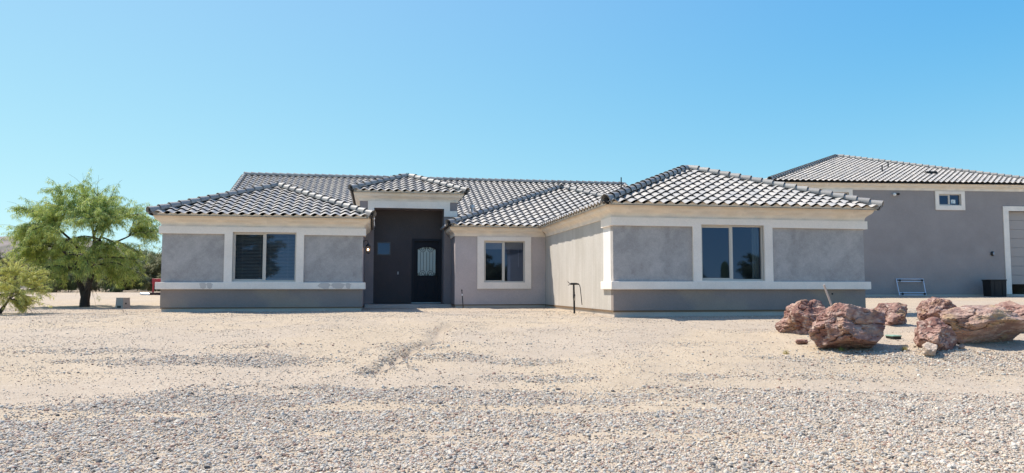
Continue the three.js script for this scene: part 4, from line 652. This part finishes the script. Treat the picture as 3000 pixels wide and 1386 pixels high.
{
  const [x, y, z] = onGround(-16.05, 28.5), T = thing('mesquite_tree', 'spreading feathery green mesquite tree beside the house', 'tree', [x, y, z]);
  treeParts(T, { seed: 5, c: [-0.05, 2.7, 0], r: [2.55, 2.1, 2.4], boughs: 92, twigs: 3, twigLen: 1.1, droop: 1.1, sprays: 2, leaf: 0.84, clear: [0.75, 1.35], col: [[0.18, 0.3, 0.06], [0.7, 0.74, 0.2]],
    limbs: [{ pts: [[0.0, -0.15, 0], [0.0, 0.25, 0], [0.05, 0.55, 0]], r0: 0.2, r1: 0.15 }, { pts: [[-0.02, 0.3, 0], [-0.12, 0.7, 0.02], [-0.3, 1.15, 0.05], [-0.38, 1.6, 0.1], [-0.2, 2.1, 0.1], [-0.9, 2.9, 0.3]], r0: 0.12, r1: 0.035 }, { pts: [[0.06, 0.4, 0], [0.12, 0.9, 0], [0.28, 1.5, -0.05], [0.3, 2.1, 0], [0.25, 2.7, 0.05], [0.5, 3.4, 0]], r0: 0.13, r1: 0.035 }, { pts: [[0.28, 1.7, 0], [0.7, 2.3, -0.2], [1.3, 2.7, -0.5]], r0: 0.07, r1: 0.025 }, { pts: [[0.28, 2.2, 0], [0.6, 2.6, 0.4], [1.0, 3.1, 0.9]], r0: 0.06, r1: 0.02 }, { pts: [[-0.36, 1.7, 0.08], [-0.9, 2.1, -0.2], [-1.5, 2.4, -0.6]], r0: 0.06, r1: 0.02 }, { pts: [[0.27, 2.5, 0], [0.0, 3.1, -0.4], [-0.4, 3.7, -0.8]], r0: 0.06, r1: 0.02 }] });
}
{
  const [x, y, z] = onGround(-14.6, 21.6), T = thing('palo_verde', 'low yellow-green palo verde bush left of the mesquite tree', 'bush', [x, y, z]);
  treeParts(T, { seed: 15, c: [0.2, 0.72, 0], r: [1.0, 0.72, 1.0], boughs: 28, twigs: 3, twigLen: 0.85, droop: 0.5, sprays: 2, leaf: 0.62, col: [[0.52, 0.54, 0.12], [0.74, 0.7, 0.2]],
    limbs: [{ pts: [[0, -0.1, 0], [0.05, 0.15, 0], [0.3, 0.45, 0], [0.6, 0.65, 0.1]], r0: 0.026, r1: 0.014 }, { pts: [[0, -0.1, 0], [-0.1, 0.4, 0.1], [-0.3, 0.9, 0]], r0: 0.045, r1: 0.015 }, { pts: [[0.03, 0, 0], [0.2, 0.5, -0.2], [0.4, 1.1, -0.3]], r0: 0.035, r1: 0.012 }] });
}
// low desert shrubs beyond the yard
const shrubs = [];
for (const k of [0, 1]) {
  const T = thing('desert_shrub', '', 'shrub', [0, 0, 0], 'desert shrubs at the far edge of the yard'); treeParts(T, { seed: 40 + k, c: [0, 0.95, 0], r: [1.3, 0.9, 1.2], boughs: 22, twigs: 4, twigLen: 0.8, droop: 0.1, sprays: 2, leaf: 1.5, col: k ? [[0.17, 0.17, 0.06], [0.3, 0.28, 0.12]] : [[0.1, 0.14, 0.05], [0.22, 0.24, 0.08]],
    limbs: [{ pts: [[0, -0.1, 0], [-0.2, 0.4, 0.1], [-0.5, 0.9, 0.2]], r0: 0.04, r1: 0.015 }, { pts: [[0, -0.1, 0], [0.2, 0.4, -0.1], [0.5, 0.9, -0.2]], r0: 0.04, r1: 0.015 }, { pts: [[0, -0.1, 0], [0, 0.5, -0.2], [0.05, 1.1, -0.3]], r0: 0.04, r1: 0.015 }] }); shrubs.push(T);
}
{
  const spots = [[-34, 50, 1.0, 0], [-31.5, 52, 1.25, 1], [-29.5, 49, 0.9, 0], [-28, 53, 1.3, 1], [-25.8, 50, 1.05, 0], [-24.3, 54, 1.35, 1], [-22.6, 51, 0.9, 1], [-36.5, 54, 1.4, 1], [-38.5, 51, 1.1, 0], [-41, 56, 1.5, 0], [-27, 58, 1.6, 0], [-31, 61, 1.7, 0], [-36, 64, 1.8, 1], [-45, 62, 1.7, 1], [-24.8, 60, 1.5, 0], [-34, 70, 2.0, 0], [-29.3, 72, 2.1, 1], [-47, 75, 2.2, 0]];
  const lab = ['dark green desert shrub at the far edge of the bare yard', 'olive brown desert shrub at the far edge of the bare yard']; const used = [0, 0];
  for (const [X, D, s, k] of spots) { let o = shrubs[k]; if (used[k]) { o = shrubs[k].clone(); o.name = numbered('desert_shrub'); scene.add(o); } used[k] = 1; o.userData = { label: lab[k], category: 'shrub', group: 'desert shrubs at the far edge of the yard' }; o.position.set(...onGround(X, D)); o.rotation.y = X * 1.7; o.scale.setScalar(s); }
}
// across the road, behind the viewer: what the window panes mirror
{
  const [x, y, z] = [-12.4, -1.02, 15]; const T = thing('roadside_tree', 'broad dark tree across the road mirrored in blinds window', 'tree', [x, y, z]);
  const P = { seed: 61, c: [0, 3.9, 0], r: [4.6, 3.6, 3.4], boughs: 70, twigs: 4, twigLen: 1.5, droop: 0.6, sprays: 3, leaf: 2.6, col: [[0.07, 0.11, 0.035], [0.14, 0.17, 0.05]], limbs: [{ pts: [[0, -0.1, 0], [0.1, 0.9, 0], [-0.3, 1.8, 0], [-0.9, 3, 0.3]], r0: 0.24, r1: 0.06 }, { pts: [[0, 0.6, 0], [0.6, 1.6, 0.2], [1.4, 2.8, -0.3]], r0: 0.16, r1: 0.05 }, { pts: [[0.05, 0.8, 0], [0.1, 2.2, -0.4], [0.1, 3.8, -0.2]], r0: 0.15, r1: 0.05 }] }; treeParts(T, P);
  for (const [px, pz, s, ry, lab] of [[6.2, 14, 1.0, 1.2, 'low dark tree across the road mirrored in set-back window'], [21.2, 15, 0.78, 2.6, 'dark tree across the road beside the saguaro'], [31.6, 16, 0.7, 4.1, 'bushy tree across the road right of saguaro'], [11.5, 19, 0.6, 5.2, 'bushy tree across the road between the others'], [-2.5, 20, 0.42, 0.4, 'low bushy tree across the road behind the drive']]) { const o = T.clone(); o.name = numbered('roadside_tree'); o.userData = { label: lab, category: 'tree' }; o.position.set(px, -1.02, pz); o.rotation.y = ry; o.scale.setScalar(s); scene.add(o); }
  const S = thing('saguaro', 'tall saguaro cactus across the road', 'cactus', [26.2, -1.02, 15]); const pr = []; for (let k = 0; k <= 20; k++) { const t = k / 20; pr.push(new THREE.Vector2(t < 0.85 ? 0.24 + 0.05 * Math.sin(t * 3) : 0.27 * Math.sqrt(Math.max(0, 1 - ((t - 0.85) / 0.15) ** 2)), t * 3.7)); } const g = new THREE.LatheGeometry(pr, 48), p = g.attributes.position; for (let i = 0; i < p.count; i++) { const a = Math.atan2(p.getZ(i), p.getX(i)), k = 1 + 0.09 * Math.cos(a * 12); p.setX(i, p.getX(i) * k); p.setZ(i, p.getZ(i) * k); } g.computeVertexNormals(); part('stem', strip(g), M({ color: C(0.07, 0.11, 0.05), roughness: 0.9 }), S);
}
// dry grass tufts
{
  const mG = M({ color: C(0.42, 0.34, 0.12), roughness: 0.9, side: THREE.DoubleSide }), mG2 = M({ color: C(0.27, 0.28, 0.07), roughness: 0.9, side: THREE.DoubleSide });
  const tuft = (X, D, s, n, m, lab, seed) => { const r = rng(seed), t = []; for (let k = 0; k < n; k++) { const a = r() * 6.283, b = r() * 0.5, l = s * (0.5 + 0.6 * r()), x = (r() - 0.5) * s * 0.8, z = (r() - 0.5) * s * 0.8, w = 0.004, tx = x + Math.cos(a) * l * (0.3 + b), tz = z + Math.sin(a) * l * (0.3 + b), y = l * (1 - b * 0.8), px = -Math.sin(a) * w, pz = Math.cos(a) * w; t.push(x - px, -0.02, z - pz, x + px, -0.02, z + pz, tx, y, tz); } const o = part('', triGeo(t), m, scene); o.name = numbered('grass_tuft'); o.position.set(...onGround(X, D)); o.userData = { label: lab, category: 'grass' }; };
  tuft(4.98, 13.85, 0.11, 70, mG, 'straw-coloured dry tuft alone on the bare slope', 1); tuft(5.95, 13.75, 0.1, 60, mG2, 'greenish dry tuft in front of undercut red boulder', 2); tuft(7.1, 13.8, 0.12, 120, mG, 'dry grass beside the pale tan rock', 3); tuft(6.05, 15.0, 0.1, 50, mG, 'dry grass between the lumpy and undercut boulders', 4); tuft(8.45, 17.0, 0.12, 60, mG, 'dry grass at the foot of rounded brown boulder', 5);
}
console.log('render');
renderer.render(scene, camera);
